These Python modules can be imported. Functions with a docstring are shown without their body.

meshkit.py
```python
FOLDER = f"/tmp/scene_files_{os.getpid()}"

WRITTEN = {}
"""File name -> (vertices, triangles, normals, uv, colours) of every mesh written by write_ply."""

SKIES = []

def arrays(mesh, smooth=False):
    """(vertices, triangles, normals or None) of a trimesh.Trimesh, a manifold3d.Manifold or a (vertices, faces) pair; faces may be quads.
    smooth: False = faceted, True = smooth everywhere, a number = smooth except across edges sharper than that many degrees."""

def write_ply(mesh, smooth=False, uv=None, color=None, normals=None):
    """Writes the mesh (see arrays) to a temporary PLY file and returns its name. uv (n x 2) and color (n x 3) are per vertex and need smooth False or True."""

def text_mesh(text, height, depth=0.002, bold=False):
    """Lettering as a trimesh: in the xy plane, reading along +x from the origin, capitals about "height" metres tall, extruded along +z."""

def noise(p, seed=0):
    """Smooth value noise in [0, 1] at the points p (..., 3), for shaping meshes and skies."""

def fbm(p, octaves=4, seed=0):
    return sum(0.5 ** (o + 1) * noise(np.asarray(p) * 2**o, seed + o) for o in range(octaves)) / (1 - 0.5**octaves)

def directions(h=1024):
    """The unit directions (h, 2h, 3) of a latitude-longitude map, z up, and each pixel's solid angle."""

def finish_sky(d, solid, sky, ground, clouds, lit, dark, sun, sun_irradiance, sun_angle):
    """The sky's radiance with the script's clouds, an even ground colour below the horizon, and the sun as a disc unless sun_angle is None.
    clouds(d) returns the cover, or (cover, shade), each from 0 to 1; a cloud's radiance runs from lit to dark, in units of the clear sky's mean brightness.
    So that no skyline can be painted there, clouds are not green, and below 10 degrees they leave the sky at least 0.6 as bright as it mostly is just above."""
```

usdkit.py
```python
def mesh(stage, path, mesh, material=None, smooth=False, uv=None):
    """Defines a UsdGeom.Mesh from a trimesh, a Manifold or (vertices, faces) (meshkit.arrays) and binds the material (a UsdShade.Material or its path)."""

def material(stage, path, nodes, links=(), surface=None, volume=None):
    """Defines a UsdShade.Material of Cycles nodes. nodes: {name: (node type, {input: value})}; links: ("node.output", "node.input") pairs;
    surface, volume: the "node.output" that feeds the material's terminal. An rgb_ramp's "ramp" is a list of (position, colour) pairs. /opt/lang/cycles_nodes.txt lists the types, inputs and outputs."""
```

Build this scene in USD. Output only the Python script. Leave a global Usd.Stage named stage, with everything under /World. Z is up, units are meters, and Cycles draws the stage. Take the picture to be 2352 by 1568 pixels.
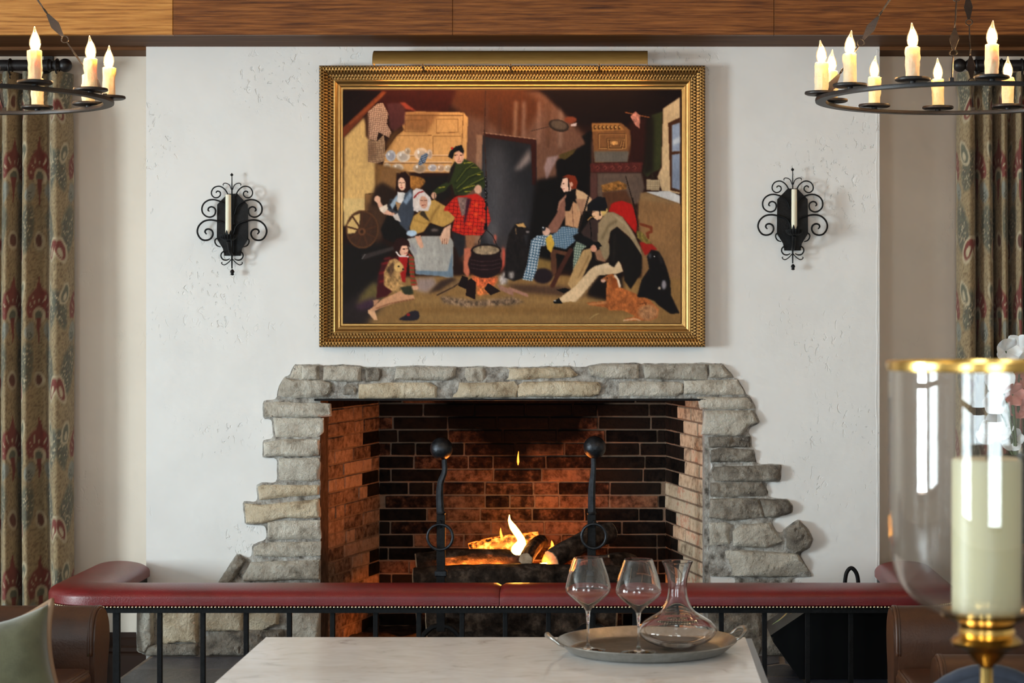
import math, random
import numpy as np
import trimesh
import manifold3d as m3
import shapely
from shapely.geometry import Polygon, MultiPoint
from scipy.spatial import Delaunay
from scipy.ndimage import gaussian_filter
import meshkit, usdkit
from pxr import Usd, UsdGeom, UsdLux, UsdShade, Sdf, Gf, Vt

stage = Usd.Stage.CreateInMemory()
UsdGeom.SetStageUpAxis(stage, UsdGeom.Tokens.z)
UsdGeom.SetStageMetersPerUnit(stage, 1.0)
UsdGeom.Xform.Define(stage, '/World')
UsdGeom.Scope.Define(stage, '/World/Looks')
rng = np.random.default_rng(7)
PI = math.pi

# ------------------------------------------------------------------ camera
# one picture pixel is 1/4740 of the distance; optical axis at picture point (1443, 720)
FPX, CX, CY, EX, EZ = 4740.0, 1443.0, 720.0, 0.449, 1.475
cam = UsdGeom.Camera.Define(stage, '/World/camera')
cam.CreateHorizontalApertureAttr(36.0)
cam.CreateVerticalApertureAttr(24.0)
cam.CreateFocalLengthAttr(36.0 * FPX / 2352)
cam.CreateHorizontalApertureOffsetAttr(-(CX - 1176) * 36.0 / 2352)
cam.CreateVerticalApertureOffsetAttr((CY - 784) * 36.0 / 2352)
cam.CreateClippingRangeAttr(Gf.Vec2f(0.1, 100))
cam.CreateFStopAttr(6.4)
cam.CreateFocusDistanceAttr(6.6)
cam.CreateExposureAttr(0.0)
cx = UsdGeom.Xformable(cam)
cx.AddTranslateOp().Set(Gf.Vec3d(EX, 0, EZ))
cx.AddRotateXOp().Set(90.0)

# ------------------------------------------------------------------ sky and daylight
dome = UsdLux.DomeLight.Define(stage, '/World/sky')
dome.CreateColorAttr(Gf.Vec3f(0.75, 0.87, 1.0))
dome.CreateIntensityAttr(1.0)

def daylight(name, w, h, loc, aim, power, color=(0.83, 0.935, 1.0)):
    """A rectangular area of daylight just outside a window, shining along aim."""
    r = UsdLux.RectLight.Define(stage, '/World/' + name)
    r.CreateWidthAttr(w); r.CreateHeightAttr(h); r.CreateIntensityAttr(power); r.CreateColorAttr(Gf.Vec3f(*color))
    z = -np.asarray(aim, float); z /= np.linalg.norm(z)
    x = np.cross([0, 0, 1.0], z); x /= np.linalg.norm(x)
    y = np.cross(z, x)
    m = Gf.Matrix4d(*x, 0, *y, 0, *z, 0, *loc, 1)
    r.AddTransformOp().Set(m)
    return r

# windows of the room: (name, centre, width, height, inward direction, daylight)
WINDOWS = [
    (1, (-8.0, 2.9, 1.4), 1.7, 2.1, (1, 0, 0), 98),
    (2, (-8.0, 0.2, 1.4), 1.7, 2.1, (1, 0, 0), 20),
    (3, (-2.6, -2.6, 1.4), 1.5, 2.1, (0, 1, 0), 13),
    (4, (0.9, -2.6, 1.4), 1.5, 2.1, (0, 1, 0), 13),
]
for n, c, w, h, aim, power in WINDOWS:
    daylight(f'daylight_{n}', w, h, np.array(c) - 0.22 * np.array(aim), aim, power)

# ------------------------------------------------------------------ helpers
def at(x, y, d):
    """The point at distance d that stands at picture point (x, y)."""
    return np.array([EX + (x - CX) * d / FPX, d, EZ - (y - CY) * d / FPX])

taken, loc_of = set(), {}
def numbered(parent, name):
    p, k = f'{parent}/{name}', 0
    while p in taken:
        k += 1
        p = f'{parent}/{name}_{k:03d}'
    taken.add(p)
    return p

def tag(prim, label=None, cat=None, group=None, kind=None):
    p = prim.GetPrim() if hasattr(prim, 'GetPrim') else prim
    for k, v in (('label', label), ('category', cat), ('group', group), ('kind', kind)):
        if v:
            p.SetCustomDataByKey(k, v)
    return prim

def thing(name, label, cat, loc=(0, 0, 0), rotz=0, group=None, kind=None):
    path = numbered('/World', name)
    x = UsdGeom.Xform.Define(stage, path)
    x.AddTranslateOp().Set(Gf.Vec3d(*map(float, loc)))
    if rotz:
        x.AddRotateZOp().Set(float(rotz))
    loc_of[path] = np.array(loc, float)
    tag(x, label, cat, group, kind)
    return path

def tm(mesh):
    if hasattr(mesh, 'to_mesh'):
        m = mesh.to_mesh()
        return trimesh.Trimesh(m.vert_properties[:, :3], m.tri_verts, process=False)
    if isinstance(mesh, tuple):
        v, f = np.asarray(mesh[0], float), np.asarray(mesh[1], int)
        if f.shape[1] == 4:
            f = np.vstack([f[:, [0, 1, 2]], f[:, [0, 2, 3]]])
        return trimesh.Trimesh(v, f, process=False)
    if isinstance(mesh, list):
        return trimesh.util.concatenate([tm(m) for m in mesh])
    return mesh

def obj(name, mesh, mat, parent='/World', smooth=30, label=None, cat=None, group=None, kind=None, local=False, colors=None, attr='paint'):
    """ONE mesh prim. Vertices are world coordinates unless local; they are stored relative to the thing they belong to."""
    path = numbered(parent, name)
    m = tm(mesh).copy()
    base = loc_of.get(parent, np.zeros(3))
    loc_of[path] = base
    if not local:
        m.vertices = m.vertices - base
    p = usdkit.mesh(stage, path, m, mat, smooth=smooth)
    if colors is not None:
        UsdGeom.PrimvarsAPI(p).CreatePrimvar(attr, Sdf.ValueTypeNames.Color3fArray, 'vertex').Set(Vt.Vec3fArray.FromNumpy(np.asarray(colors, np.float32)))
    tag(p, label, cat, group, kind)
    return path

def box(x0, x1, y0, y1, z0, z1):
    m = trimesh.creation.box([x1 - x0, y1 - y0, z1 - z0])
    m.apply_translation([(x0 + x1) / 2, (y0 + y1) / 2, (z0 + z1) / 2])
    return m

def mf(m):
    return m3.Manifold(m3.Mesh(np.asarray(m.vertices, np.float32), np.asarray(m.faces, np.uint32)))

def rbox(x0, x1, y0, y1, z0, z1, r=0.004):
    """Box with chamfered edges."""
    pts = []
    for sx, sy, sz in np.ndindex(2, 2, 2):
        c = np.array([[x0, x1][sx], [y0, y1][sy], [z0, z1][sz]])
        s = np.array([1 - 2 * sx, 1 - 2 * sy, 1 - 2 * sz]) * r
        pts += [c + s * [0, 1, 1], c + s * [1, 0, 1], c + s * [1, 1, 0]]
    return tm(m3.Manifold.hull_points(np.array(pts, np.float32)))

def pillowbox(x0, x1, y0, y1, z0, z1, r, n=8):
    """Box with round edges of radius r (hull of spheres)."""
    r = min(r, (x1 - x0) / 2 - 1e-4, (y1 - y0) / 2 - 1e-4, (z1 - z0) / 2 - 1e-4)
    s = trimesh.creation.uv_sphere(r, count=[n, 2 * n]).vertices
    pts = [s + [[x0 + r, x1 - r][a], [y0 + r, y1 - r][b], [z0 + r, z1 - r][c]] for a, b, c in np.ndindex(2, 2, 2)]
    return tm(m3.Manifold.hull_points(np.vstack(pts).astype(np.float32)))

def lathe(prof, loc=(0, 0, 0), n=48):
    """prof: (radius, z) from bottom to top; ends closed to the axis if radius 0."""
    p = np.asarray(prof, float)
    a = np.arange(n) * 2 * PI / n
    v = np.stack([p[:, None, 0] * np.cos(a), p[:, None, 0] * np.sin(a), np.repeat(p[:, None, 1], n, 1)], -1).reshape(-1, 3)
    i, j = np.meshgrid(np.arange(len(p) - 1), np.arange(n), indexing='ij')
    q = np.stack([i * n + j, i * n + (j + 1) % n, (i + 1) * n + (j + 1) % n, (i + 1) * n + j], -1).reshape(-1, 4)
    m = tm((v, q))
    m.merge_vertices()
    m.update_faces(m.nondegenerate_faces())
    m.apply_translation(loc)
    return m

def spline(pts, n=8, closed=False):
    """Catmull-Rom through pts."""
    p = np.asarray(pts, float)
    if closed:
        p = np.vstack([p[-1], p, p[:2]])
    else:
        p = np.vstack([2 * p[0] - p[1], p, 2 * p[-1] - p[-2]])
    out = []
    for k in range(len(p) - 3):
        a, b, c, d = p[k:k + 4]
        t = np.linspace(0, 1, n, endpoint=False)[:, None]
        out.append(0.5 * (2 * b + (c - a) * t + (2 * a - 5 * b + 4 * c - d) * t ** 2 + (3 * b - a - 3 * c + d) * t ** 3))
    if not closed:
        out.append(p[-2:-1])
    return np.vstack(out)

def tube(pts, r, sides=8, closed=False, flat=None, up=None):
    """Swept tube; r a number or one per point. flat=(a, b): elliptical factors; up: fixed reference direction."""
    p = np.asarray(pts, float)
    n = len(p)
    t = (np.roll(p, -1, 0) - np.roll(p, 1, 0)) if closed else np.gradient(p, axis=0)
    t /= np.linalg.norm(t, axis=1, keepdims=True) + 1e-12
    if up is None:
        ref = np.array([0, 0, 1.0]) if abs(t[0, 2]) < 0.9 else np.array([1.0, 0, 0])
        A = [np.cross(ref, t[0])]
        for k in range(1, n):
            a = A[-1] - t[k] * (A[-1] @ t[k])
            A.append(a)
        A = np.array([a / (np.linalg.norm(a) + 1e-12) for a in A])
    else:
        A = np.cross(np.asarray(up, float), t)
        A /= np.linalg.norm(A, axis=1, keepdims=True) + 1e-12
    B = np.cross(t, A)
    r = np.broadcast_to(r, (n,))
    fa, fb = flat or (1, 1)
    ang = (np.arange(sides) + 0.5) * 2 * PI / sides
    v = p[:, None] + r[:, None, None] * (fa * np.cos(ang)[None, :, None] * A[:, None] + fb * np.sin(ang)[None, :, None] * B[:, None])
    m = n if closed else n - 1
    i, j = np.meshgrid(np.arange(m), np.arange(sides), indexing='ij')
    i2 = (i + 1) % n
    q = np.stack([i * sides + j, i * sides + (j + 1) % sides, i2 * sides + (j + 1) % sides, i2 * sides + j], -1).reshape(-1, 4)
    f = np.vstack([q[:, [0, 1, 2]], q[:, [0, 2, 3]]])
    v = v.reshape(-1, 3)
    if not closed:
        k = len(v)
        v = np.vstack([v, p[0], p[-1]])
        c = np.arange(sides)
        f = np.vstack([f, np.stack([np.full(sides, k), (c + 1) % sides, c], 1), np.stack([np.full(sides, k + 1), (n - 1) * sides + c, (n - 1) * sides + (c + 1) % sides], 1)])
    out = trimesh.Trimesh(v, f, process=False)
    if out.volume < 0:
        out.invert()
    return out

def grid(P, flip=False, close_u=False):
    """Surface of a (n, m, 3) array of points."""
    n, m = P.shape[:2]
    i, j = np.meshgrid(np.arange(n - 1), np.arange(m if close_u else m - 1), indexing='ij')
    j2 = (j + 1) % m
    q = np.stack([i * m + j, i * m + j2, (i + 1) * m + j2, (i + 1) * m + j], -1).reshape(-1, 4)
    if flip:
        q = q[:, ::-1]
    return tm((P.reshape(-1, 3), q))

def prism(poly, y0, y1, plane='xz'):
    """Polygon (shapely or points) in x-z extruded from y0 to y1, or in x-y extruded in z."""
    poly = poly if hasattr(poly, 'exterior') else Polygon(poly)
    m = trimesh.creation.extrude_polygon(poly, y1 - y0, engine='earcut')
    v = m.vertices.copy()
    if plane == 'xz':
        m.vertices = np.stack([v[:, 0], y1 - v[:, 2], v[:, 1]], 1)
    elif plane == 'yz':
        m.vertices = np.stack([y0 + v[:, 2], v[:, 0], v[:, 1]], 1)
    else:
        m.vertices = v + [0, 0, y0]
    if m.volume < 0:
        m.invert()
    return m

def ring(c, r, w, n=24, axis='y', sides=8):
    a = np.arange(n) * 2 * PI / n
    p = {'y': np.stack([r * np.cos(a), 0 * a, r * np.sin(a)], 1), 'x': np.stack([0 * a, r * np.cos(a), r * np.sin(a)], 1), 'z': np.stack([r * np.cos(a), r * np.sin(a), 0 * a], 1)}[axis]
    return tube(p + np.asarray(c), w, sides, closed=True)

def srgb(r, g=None, b=None):
    c = np.array([r, g, b] if g is not None else r, float) / 255
    return tuple(np.where(c < 0.04045, c / 12.92, ((c + 0.055) / 1.055) ** 2.4))

def smooth01(x):
    x = np.clip(x, 0, 1)
    return x * x * (3 - 2 * x)

# ------------------------------------------------------------------ materials
def mat(name, nodes, links, surface='p.BSDF'):
    return usdkit.material(stage, '/World/Looks/' + name, nodes, links, surface=surface)

def plain(name, color, rough=0.5, metal=0.0, **kw):
    return mat(name, {'p': ('principled_bsdf', {'base_color': color, 'roughness': rough, 'metallic': metal, **kw})}, [])

def noisy(name, stops, scale=10, stretch=(1, 1, 1), rough=0.5, metal=0.0, detail=5, bump=0, bump_scale=None, bump_stretch=None, rand=0.0, distortion=0.0, rough2=None, **kw):
    """Base colour from stretched noise through a ramp, a bump from another noise; rand: brightness varies from object to object."""
    n = {'g': ('geometry', {}), 'm': ('mapping', {'scale': stretch}), 'n': ('noise_texture', {'scale': scale, 'detail': detail, 'roughness': 0.6, 'distortion': distortion}),
         'r': ('rgb_ramp', {'ramp': stops}), 'p': ('principled_bsdf', {'roughness': rough, 'metallic': metal, **kw})}
    l = [('g.position', 'm.vector'), ('m.vector', 'n.vector'), ('n.fac', 'r.fac')]
    out = 'r.color'
    if rand:
        n['o'] = ('object_info', {})
        n['mr'] = ('map_range', {'from_min': 0, 'from_max': 1, 'to_min': 1 - rand, 'to_max': 1 + rand})
        n['h'] = ('hsv', {})
        l += [('o.random', 'mr.value'), ('mr.result', 'h.value'), (out, 'h.color')]
        out = 'h.color'
    l.append((out, 'p.base_color'))
    if bump:
        n['bm'] = ('mapping', {'scale': bump_stretch or stretch})
        n['bn'] = ('noise_texture', {'scale': bump_scale or scale * 4, 'detail': 6, 'roughness': 0.65})
        n['b'] = ('bump', {'strength': 1.0, 'distance': bump})
        l += [('g.position', 'bm.vector'), ('bm.vector', 'bn.vector'), ('bn.fac', 'b.height'), ('b.normal', 'p.normal')]
    if rough2 is not None:
        n['rr'] = ('map_range', {'from_min': 0.3, 'from_max': 0.7, 'to_min': rough, 'to_max': rough2})
        l += [('n.fac', 'rr.value'), ('rr.result', 'p.roughness')]
    return mat(name, n, l)

def painted(name, rough=0.5, metal=0.0, bump=0, bump_scale=200, bump_stretch=(1, 1, 1), attr='paint', **kw):
    """Base colour from the mesh's own colours."""
    n = {'a': ('attribute', {'attribute': attr}), 'p': ('principled_bsdf', {'roughness': rough, 'metallic': metal, **kw})}
    l = [('a.color', 'p.base_color')]
    if bump:
        n |= {'g': ('geometry', {}), 'bm': ('mapping', {'scale': bump_stretch}), 'bn': ('noise_texture', {'scale': bump_scale, 'detail': 4}), 'b': ('bump', {'strength': 1.0, 'distance': bump})}
        l += [('g.position', 'bm.vector'), ('bm.vector', 'bn.vector'), ('bn.fac', 'b.height'), ('b.normal', 'p.normal')]
    return mat(name, n, l)

def plaster(name, color, amount=1.0):
    """Hand trowelled plaster: soft waves and scattered torn pits and ridges."""
    n = {'g': ('geometry', {}),
         'w': ('noise_texture', {'scale': 5, 'detail': 3}),
         'f': ('noise_texture', {'scale': 60, 'detail': 5}),
         'm': ('mapping', {'scale': (1.3, 1, 0.8)}),
         'k': ('noise_texture', {'scale': 38, 'detail': 3, 'roughness': 0.55, 'distortion': 0.8}),
         'z': ('noise_texture', {'scale': 3.1, 'detail': 2}),
         'zr': ('map_range', {'from_min': 0.52, 'from_max': 0.62, 'to_min': 0.0, 'to_max': 1.0, 'clamp': True}),
         'kr': ('map_range', {'from_min': 0.60, 'from_max': 0.66, 'to_min': 0.0, 'to_max': 1.0, 'clamp': True}),
         'kz': ('math', {'math_type': 'multiply'}),
         's1': ('math', {'math_type': 'multiply', 'value2': 0.9}),
         's2': ('math', {'math_type': 'multiply', 'value2': 0.05}),
         'a1': ('math', {'math_type': 'add'}), 'a2': ('math', {'math_type': 'subtract'}),
         'kk': ('math', {'math_type': 'multiply', 'value2': 0.24 * amount}),
         'b': ('bump', {'strength': 1.0, 'distance': 0.007}),
         'r': ('rgb_ramp', {'ramp': [(0.3, tuple(np.array(color) * 0.94)), (0.7, color)]}),
         'p': ('principled_bsdf', {'roughness': 0.7, 'specular_ior_level': 0.25})}
    l = [('g.position', 'w.vector'), ('g.position', 'f.vector'), ('g.position', 'm.vector'), ('m.vector', 'k.vector'), ('g.position', 'z.vector'),
         ('z.fac', 'zr.value'), ('k.fac', 'kr.value'), ('zr.result', 'kz.value1'), ('kr.result', 'kz.value2'), ('kz.value', 'kk.value1'),
         ('w.fac', 's1.value1'), ('f.fac', 's2.value1'), ('s1.value', 'a1.value1'), ('s2.value', 'a1.value2'), ('a1.value', 'a2.value1'), ('kk.value', 'a2.value2'),
         ('a2.value', 'b.height'), ('b.normal', 'p.normal'), ('w.fac', 'r.fac'), ('r.color', 'p.base_color')]
    return mat(name, n, l)

def pane_mat(name, tint=(1, 1, 1), rough=0.0):
    # Schlick's reflectance, the same from either side of the thin wall
    return mat(name, {'t': ('transparent_bsdf', {'color': tint}), 'g': ('glossy_bsdf', {'color': (1, 1, 1), 'roughness': rough}), 'w': ('layer_weight', {'blend': 0.5}), 'pw': ('math', {'math_type': 'power', 'value2': 4.0}), 'ma': ('math', {'math_type': 'multiply_add', 'value2': 0.70, 'value3': 0.045}), 'x': ('mix_closure', {})},
               [('w.facing', 'pw.value1'), ('pw.value', 'ma.value1'), ('ma.value', 'x.fac'), ('t.BSDF', 'x.closure1'), ('g.BSDF', 'x.closure2')], surface='x.closure')

M = {}
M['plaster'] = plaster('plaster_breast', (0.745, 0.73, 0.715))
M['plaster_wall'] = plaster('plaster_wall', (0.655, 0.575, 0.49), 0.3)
M['ceiling'] = plain('ceiling_paint', (0.78, 0.75, 0.70), 0.7)
M['beam'] = noisy('oak_beam', [(0.30, (0.045, 0.012, 0.003)), (0.48, (0.155, 0.050, 0.011)), (0.70, (0.29, 0.105, 0.024))], scale=38, stretch=(0.12, 3, 3), rough=0.42, detail=8, bump=0.0022, bump_scale=60, bump_stretch=(0.10, 1.6, 1.6), rand=0.05, distortion=0.25, specular_ior_level=0.22)
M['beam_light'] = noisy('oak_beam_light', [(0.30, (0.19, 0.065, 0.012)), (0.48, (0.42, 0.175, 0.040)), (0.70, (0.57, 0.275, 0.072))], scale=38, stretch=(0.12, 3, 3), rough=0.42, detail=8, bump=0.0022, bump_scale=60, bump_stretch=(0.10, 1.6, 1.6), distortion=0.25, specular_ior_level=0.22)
M['trim'] = noisy('walnut_trim', [(0.3, (0.070, 0.028, 0.011)), (0.7, (0.17, 0.074, 0.030))], scale=26, stretch=(0.12, 3, 3), rough=0.55, specular_ior_level=0.06)
M['skirting'] = plain('dark_skirting', (0.022, 0.009, 0.005), 0.4, specular_ior_level=0.3)
M['bark_lit'] = mat('glowing_bark', {'g': ('geometry', {}), 'n': ('noise_texture', {'scale': 38, 'detail': 5, 'roughness': 0.65}), 'r': ('rgb_ramp', {'ramp': [(0.44, (0, 0, 0)), (0.54, (0.8, 0.16, 0.012)), (0.66, (1.0, 0.42, 0.08))]}), 'p': ('principled_bsdf', {'base_color': (0.03, 0.02, 0.015), 'roughness': 0.9, 'emission_strength': 2.6})}, [('g.position', 'n.vector'), ('n.fac', 'r.fac'), ('r.color', 'p.emission_color')])
M['floor'] = noisy('dark_floorboards', [(0.3, (0.012, 0.007, 0.005)), (0.7, (0.03, 0.018, 0.012))], scale=10, stretch=(0.2, 2, 2), rough=0.5, specular_ior_level=0.15)
M['slate'] = noisy('slate', [(0.3, (0.030, 0.035, 0.058)), (0.55, (0.060, 0.064, 0.092)), (0.75, (0.12, 0.11, 0.115))], scale=6, rough=0.30, bump=0.004, bump_scale=25, rand=0.25)
M['grout'] = noisy('hearth_grout', [(0.3, (0.16, 0.13, 0.11)), (0.7, (0.30, 0.25, 0.21))], scale=40, rough=0.9)
M['stone'] = noisy('limestone', [(0.28, (0.16, 0.125, 0.09)), (0.44, (0.52, 0.46, 0.38)), (0.75, (0.74, 0.69, 0.60))], scale=13, rough=0.85, bump=0.016, bump_scale=85, rand=0.13)
M['stone_warm'] = noisy('limestone_warm', [(0.28, (0.20, 0.13, 0.07)), (0.44, (0.56, 0.45, 0.31)), (0.75, (0.74, 0.64, 0.49))], scale=12, rough=0.85, bump=0.015, bump_scale=80, rand=0.1)
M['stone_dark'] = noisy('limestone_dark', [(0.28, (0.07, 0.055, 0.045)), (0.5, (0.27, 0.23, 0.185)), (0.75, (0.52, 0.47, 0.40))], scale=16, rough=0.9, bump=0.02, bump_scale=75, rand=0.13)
M['mortar'] = noisy('stone_mortar', [(0.32, (0.10, 0.085, 0.07)), (0.46, (0.34, 0.31, 0.275)), (0.7, (0.60, 0.58, 0.54))], scale=30, rough=0.95, bump=0.016, bump_scale=70)
M['iron'] = noisy('black_iron', [(0.3, (0.003, 0.003, 0.0035)), (0.7, (0.008, 0.008, 0.009))], scale=60, rough=0.5, bump=0.0012, bump_scale=120, specular_ior_level=0.17)
M['forged'] = noisy('forged_iron', [(0.3, (0.018, 0.020, 0.024)), (0.7, (0.046, 0.050, 0.058))], scale=50, rough=0.36, metal=0.75, bump=0.0015, bump_scale=90)
M['bronze'] = noisy('dark_bronze', [(0.3, (0.010, 0.008, 0.008)), (0.7, (0.022, 0.018, 0.018))], scale=40, rough=0.4, metal=0.15, bump=0.0006, bump_scale=160, specular_ior_level=0.35)
M['brass'] = noisy('brass', [(0.3, (0.62, 0.36, 0.09)), (0.7, (0.80, 0.52, 0.17))], scale=30, rough=0.2, metal=1.0)
M['brass_satin'] = noisy('satin_brass', [(0.3, (0.33, 0.185, 0.05)), (0.7, (0.42, 0.25, 0.075))], scale=300, stretch=(0.05, 1, 1), rough=0.42, metal=0.55)
M['gilt'] = painted('gilt_frame', rough=0.36, metal=0.85)
M['nail'] = plain('nickel_brass', (0.85, 0.78, 0.55), 0.18, 1.0)
M['red'] = noisy('red_leather', [(0.3, (0.12, 0.003, 0.005)), (0.7, (0.18, 0.005, 0.008))], scale=9, rough=0.36, bump=0.0012, bump_scale=180, coat_weight=0.25, coat_roughness=0.3)
M['brown'] = noisy('brown_leather', [(0.3, (0.046, 0.015, 0.005)), (0.7, (0.092, 0.031, 0.011))], scale=7, rough=0.38, bump=0.0008, bump_scale=150, coat_weight=0.1, coat_roughness=0.25)
M['piping'] = plain('dark_piping', (0.06, 0.022, 0.010), 0.4)
M['green'] = noisy('green_velvet', [(0.3, (0.060, 0.056, 0.024)), (0.7, (0.115, 0.108, 0.054))], scale=14, rough=0.8, bump=0.001, bump_scale=300, sheen_weight=0.5, sheen_roughness=0.4)
M['braid'] = plain('brown_braid', (0.26, 0.15, 0.085), 0.7)
M['blue'] = noisy('blue_velvet', [(0.3, (0.022, 0.026, 0.042)), (0.7, (0.036, 0.042, 0.064))], scale=20, rough=0.85, bump=0.001, bump_scale=250, sheen_weight=0.15)
M['marble'] = noisy('cream_marble', [(0.28, (0.54, 0.47, 0.44)), (0.40, (0.76, 0.72, 0.70)), (0.65, (0.85, 0.83, 0.83))], scale=9, stretch=(1, 1.6, 1), rough=0.13, detail=9, distortion=1.2)
M['edge'] = plain('pewter_edge', (0.20, 0.20, 0.21), 0.3, 0.8)
M['pewter'] = noisy('pewter', [(0.3, (0.36, 0.34, 0.31)), (0.7, (0.48, 0.46, 0.43))], scale=60, rough=0.28, metal=1.0)
M['pewter_dark'] = noisy('etched_pewter', [(0.35, (0.045, 0.04, 0.038)), (0.65, (0.13, 0.12, 0.115))], scale=25, rough=0.38, metal=0.9, bump=0.0008, bump_scale=90)
M['glass'] = plain('clear_glass', (1, 1, 1), 0.0, transmission_weight=1.0, ior=1.45)
M['thin_glass'] = pane_mat('thin_glass', (0.985, 0.985, 0.985))
M['pane'] = pane_mat('window_pane', (0.96, 0.98, 0.97))
M['wax'] = noisy('ivory_wax', [(0.3, (0.62, 0.52, 0.33)), (0.7, (0.74, 0.65, 0.45))], scale=60, rough=0.45, bump=0.002, bump_scale=120, subsurface_weight=0.25, subsurface_scale=0.02)
M['wax_pillar'] = plain('pillar_wax', (0.58, 0.51, 0.32), 0.4, subsurface_weight=0.25, subsurface_scale=0.03, subsurface_radius=(1, 0.8, 0.5))
M['taper'] = plain('white_taper', (0.78, 0.70, 0.55), 0.45, subsurface_weight=0.2, subsurface_scale=0.01)
M['wick'] = plain('wick', (0.02, 0.018, 0.015), 0.9)
M['bark'] = noisy('charred_bark', [(0.3, (0.006, 0.004, 0.003)), (0.52, (0.035, 0.024, 0.018)), (0.72, (0.13, 0.09, 0.065))], scale=22, rough=0.9, bump=0.014, bump_scale=45, specular_ior_level=0.1)
M['cut'] = noisy('cut_log', [(0.3, (0.26, 0.17, 0.10)), (0.7, (0.46, 0.34, 0.23))], scale=60, stretch=(1, 0.3, 1), rough=0.9)
M['ash'] = noisy('ash', [(0.3, (0.012, 0.010, 0.009)), (0.7, (0.06, 0.05, 0.045))], scale=30, rough=1.0, bump=0.02, bump_scale=40, specular_ior_level=0.03)
M['cloth'] = painted('paisley_cloth', rough=0.9, bump=0.0006, bump_scale=900, sheen_weight=0.1)
M['canvas'] = painted('oil_paint', rough=0.5, bump=0.0007, bump_scale=240, bump_stretch=(1, 1, 1.5), specular_ior_level=0.10)
M['lacquer'] = plain('black_lacquer', (0.002, 0.002, 0.0025), 0.45, specular_ior_level=0.15)
M['lacquer_painted'] = painted('painted_lacquer', rough=0.35)
M['petal'] = plain('white_petal', (0.80, 0.79, 0.78), 0.55, subsurface_weight=0.2, subsurface_scale=0.01)
M['petal_pink'] = plain('salmon_petal', (0.58, 0.22, 0.19), 0.55)
M['stem'] = plain('green_stem', (0.05, 0.09, 0.03), 0.6)
M['bulb'] = mat('bulb_glass', {'t': ('transparent_bsdf', {'color': (1.0, 0.96, 0.88)}), 'g': ('glossy_bsdf', {'roughness': 0.02}), 'f': ('fresnel', {'IOR': 1.45}), 'x': ('mix_closure', {}),
                                'e': ('emission', {'color': (1.0, 0.62, 0.30), 'strength': 0.35}), 'a': ('add_closure', {})},
                 [('f.fac', 'x.fac'), ('t.BSDF', 'x.closure1'), ('g.BSDF', 'x.closure2'), ('x.closure', 'a.closure1'), ('e.emission', 'a.closure2')], surface='a.closure')
M['glow'] = mat('filament_glow', {'e': ('emission', {'color': (1.0, 0.57, 0.24), 'strength': 210.0})}, [], surface='e.emission')
def flame_mat(name, core, edge, strength):
    return mat(name, {'w': ('layer_weight', {'blend': 0.35}), 'r': ('rgb_ramp', {'ramp': [(0.0, core), (0.12, tuple(0.35 * x for x in core)), (0.42, tuple(5 * x for x in edge)), (0.85, edge), (1.0, edge)]}), 'e': ('emission', {'strength': strength})},
               [('w.facing', 'r.fac'), ('r.color', 'e.color')], surface='e.emission')
M['flame'] = flame_mat('flame', (1.0, 0.40, 0.06), (0.012, 0.0045, 0.0004), 110.0)
M['flame_small'] = flame_mat('flame_small', (1.0, 0.36, 0.04), (0.25, 0.06, 0.003), 4.0)
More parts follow.
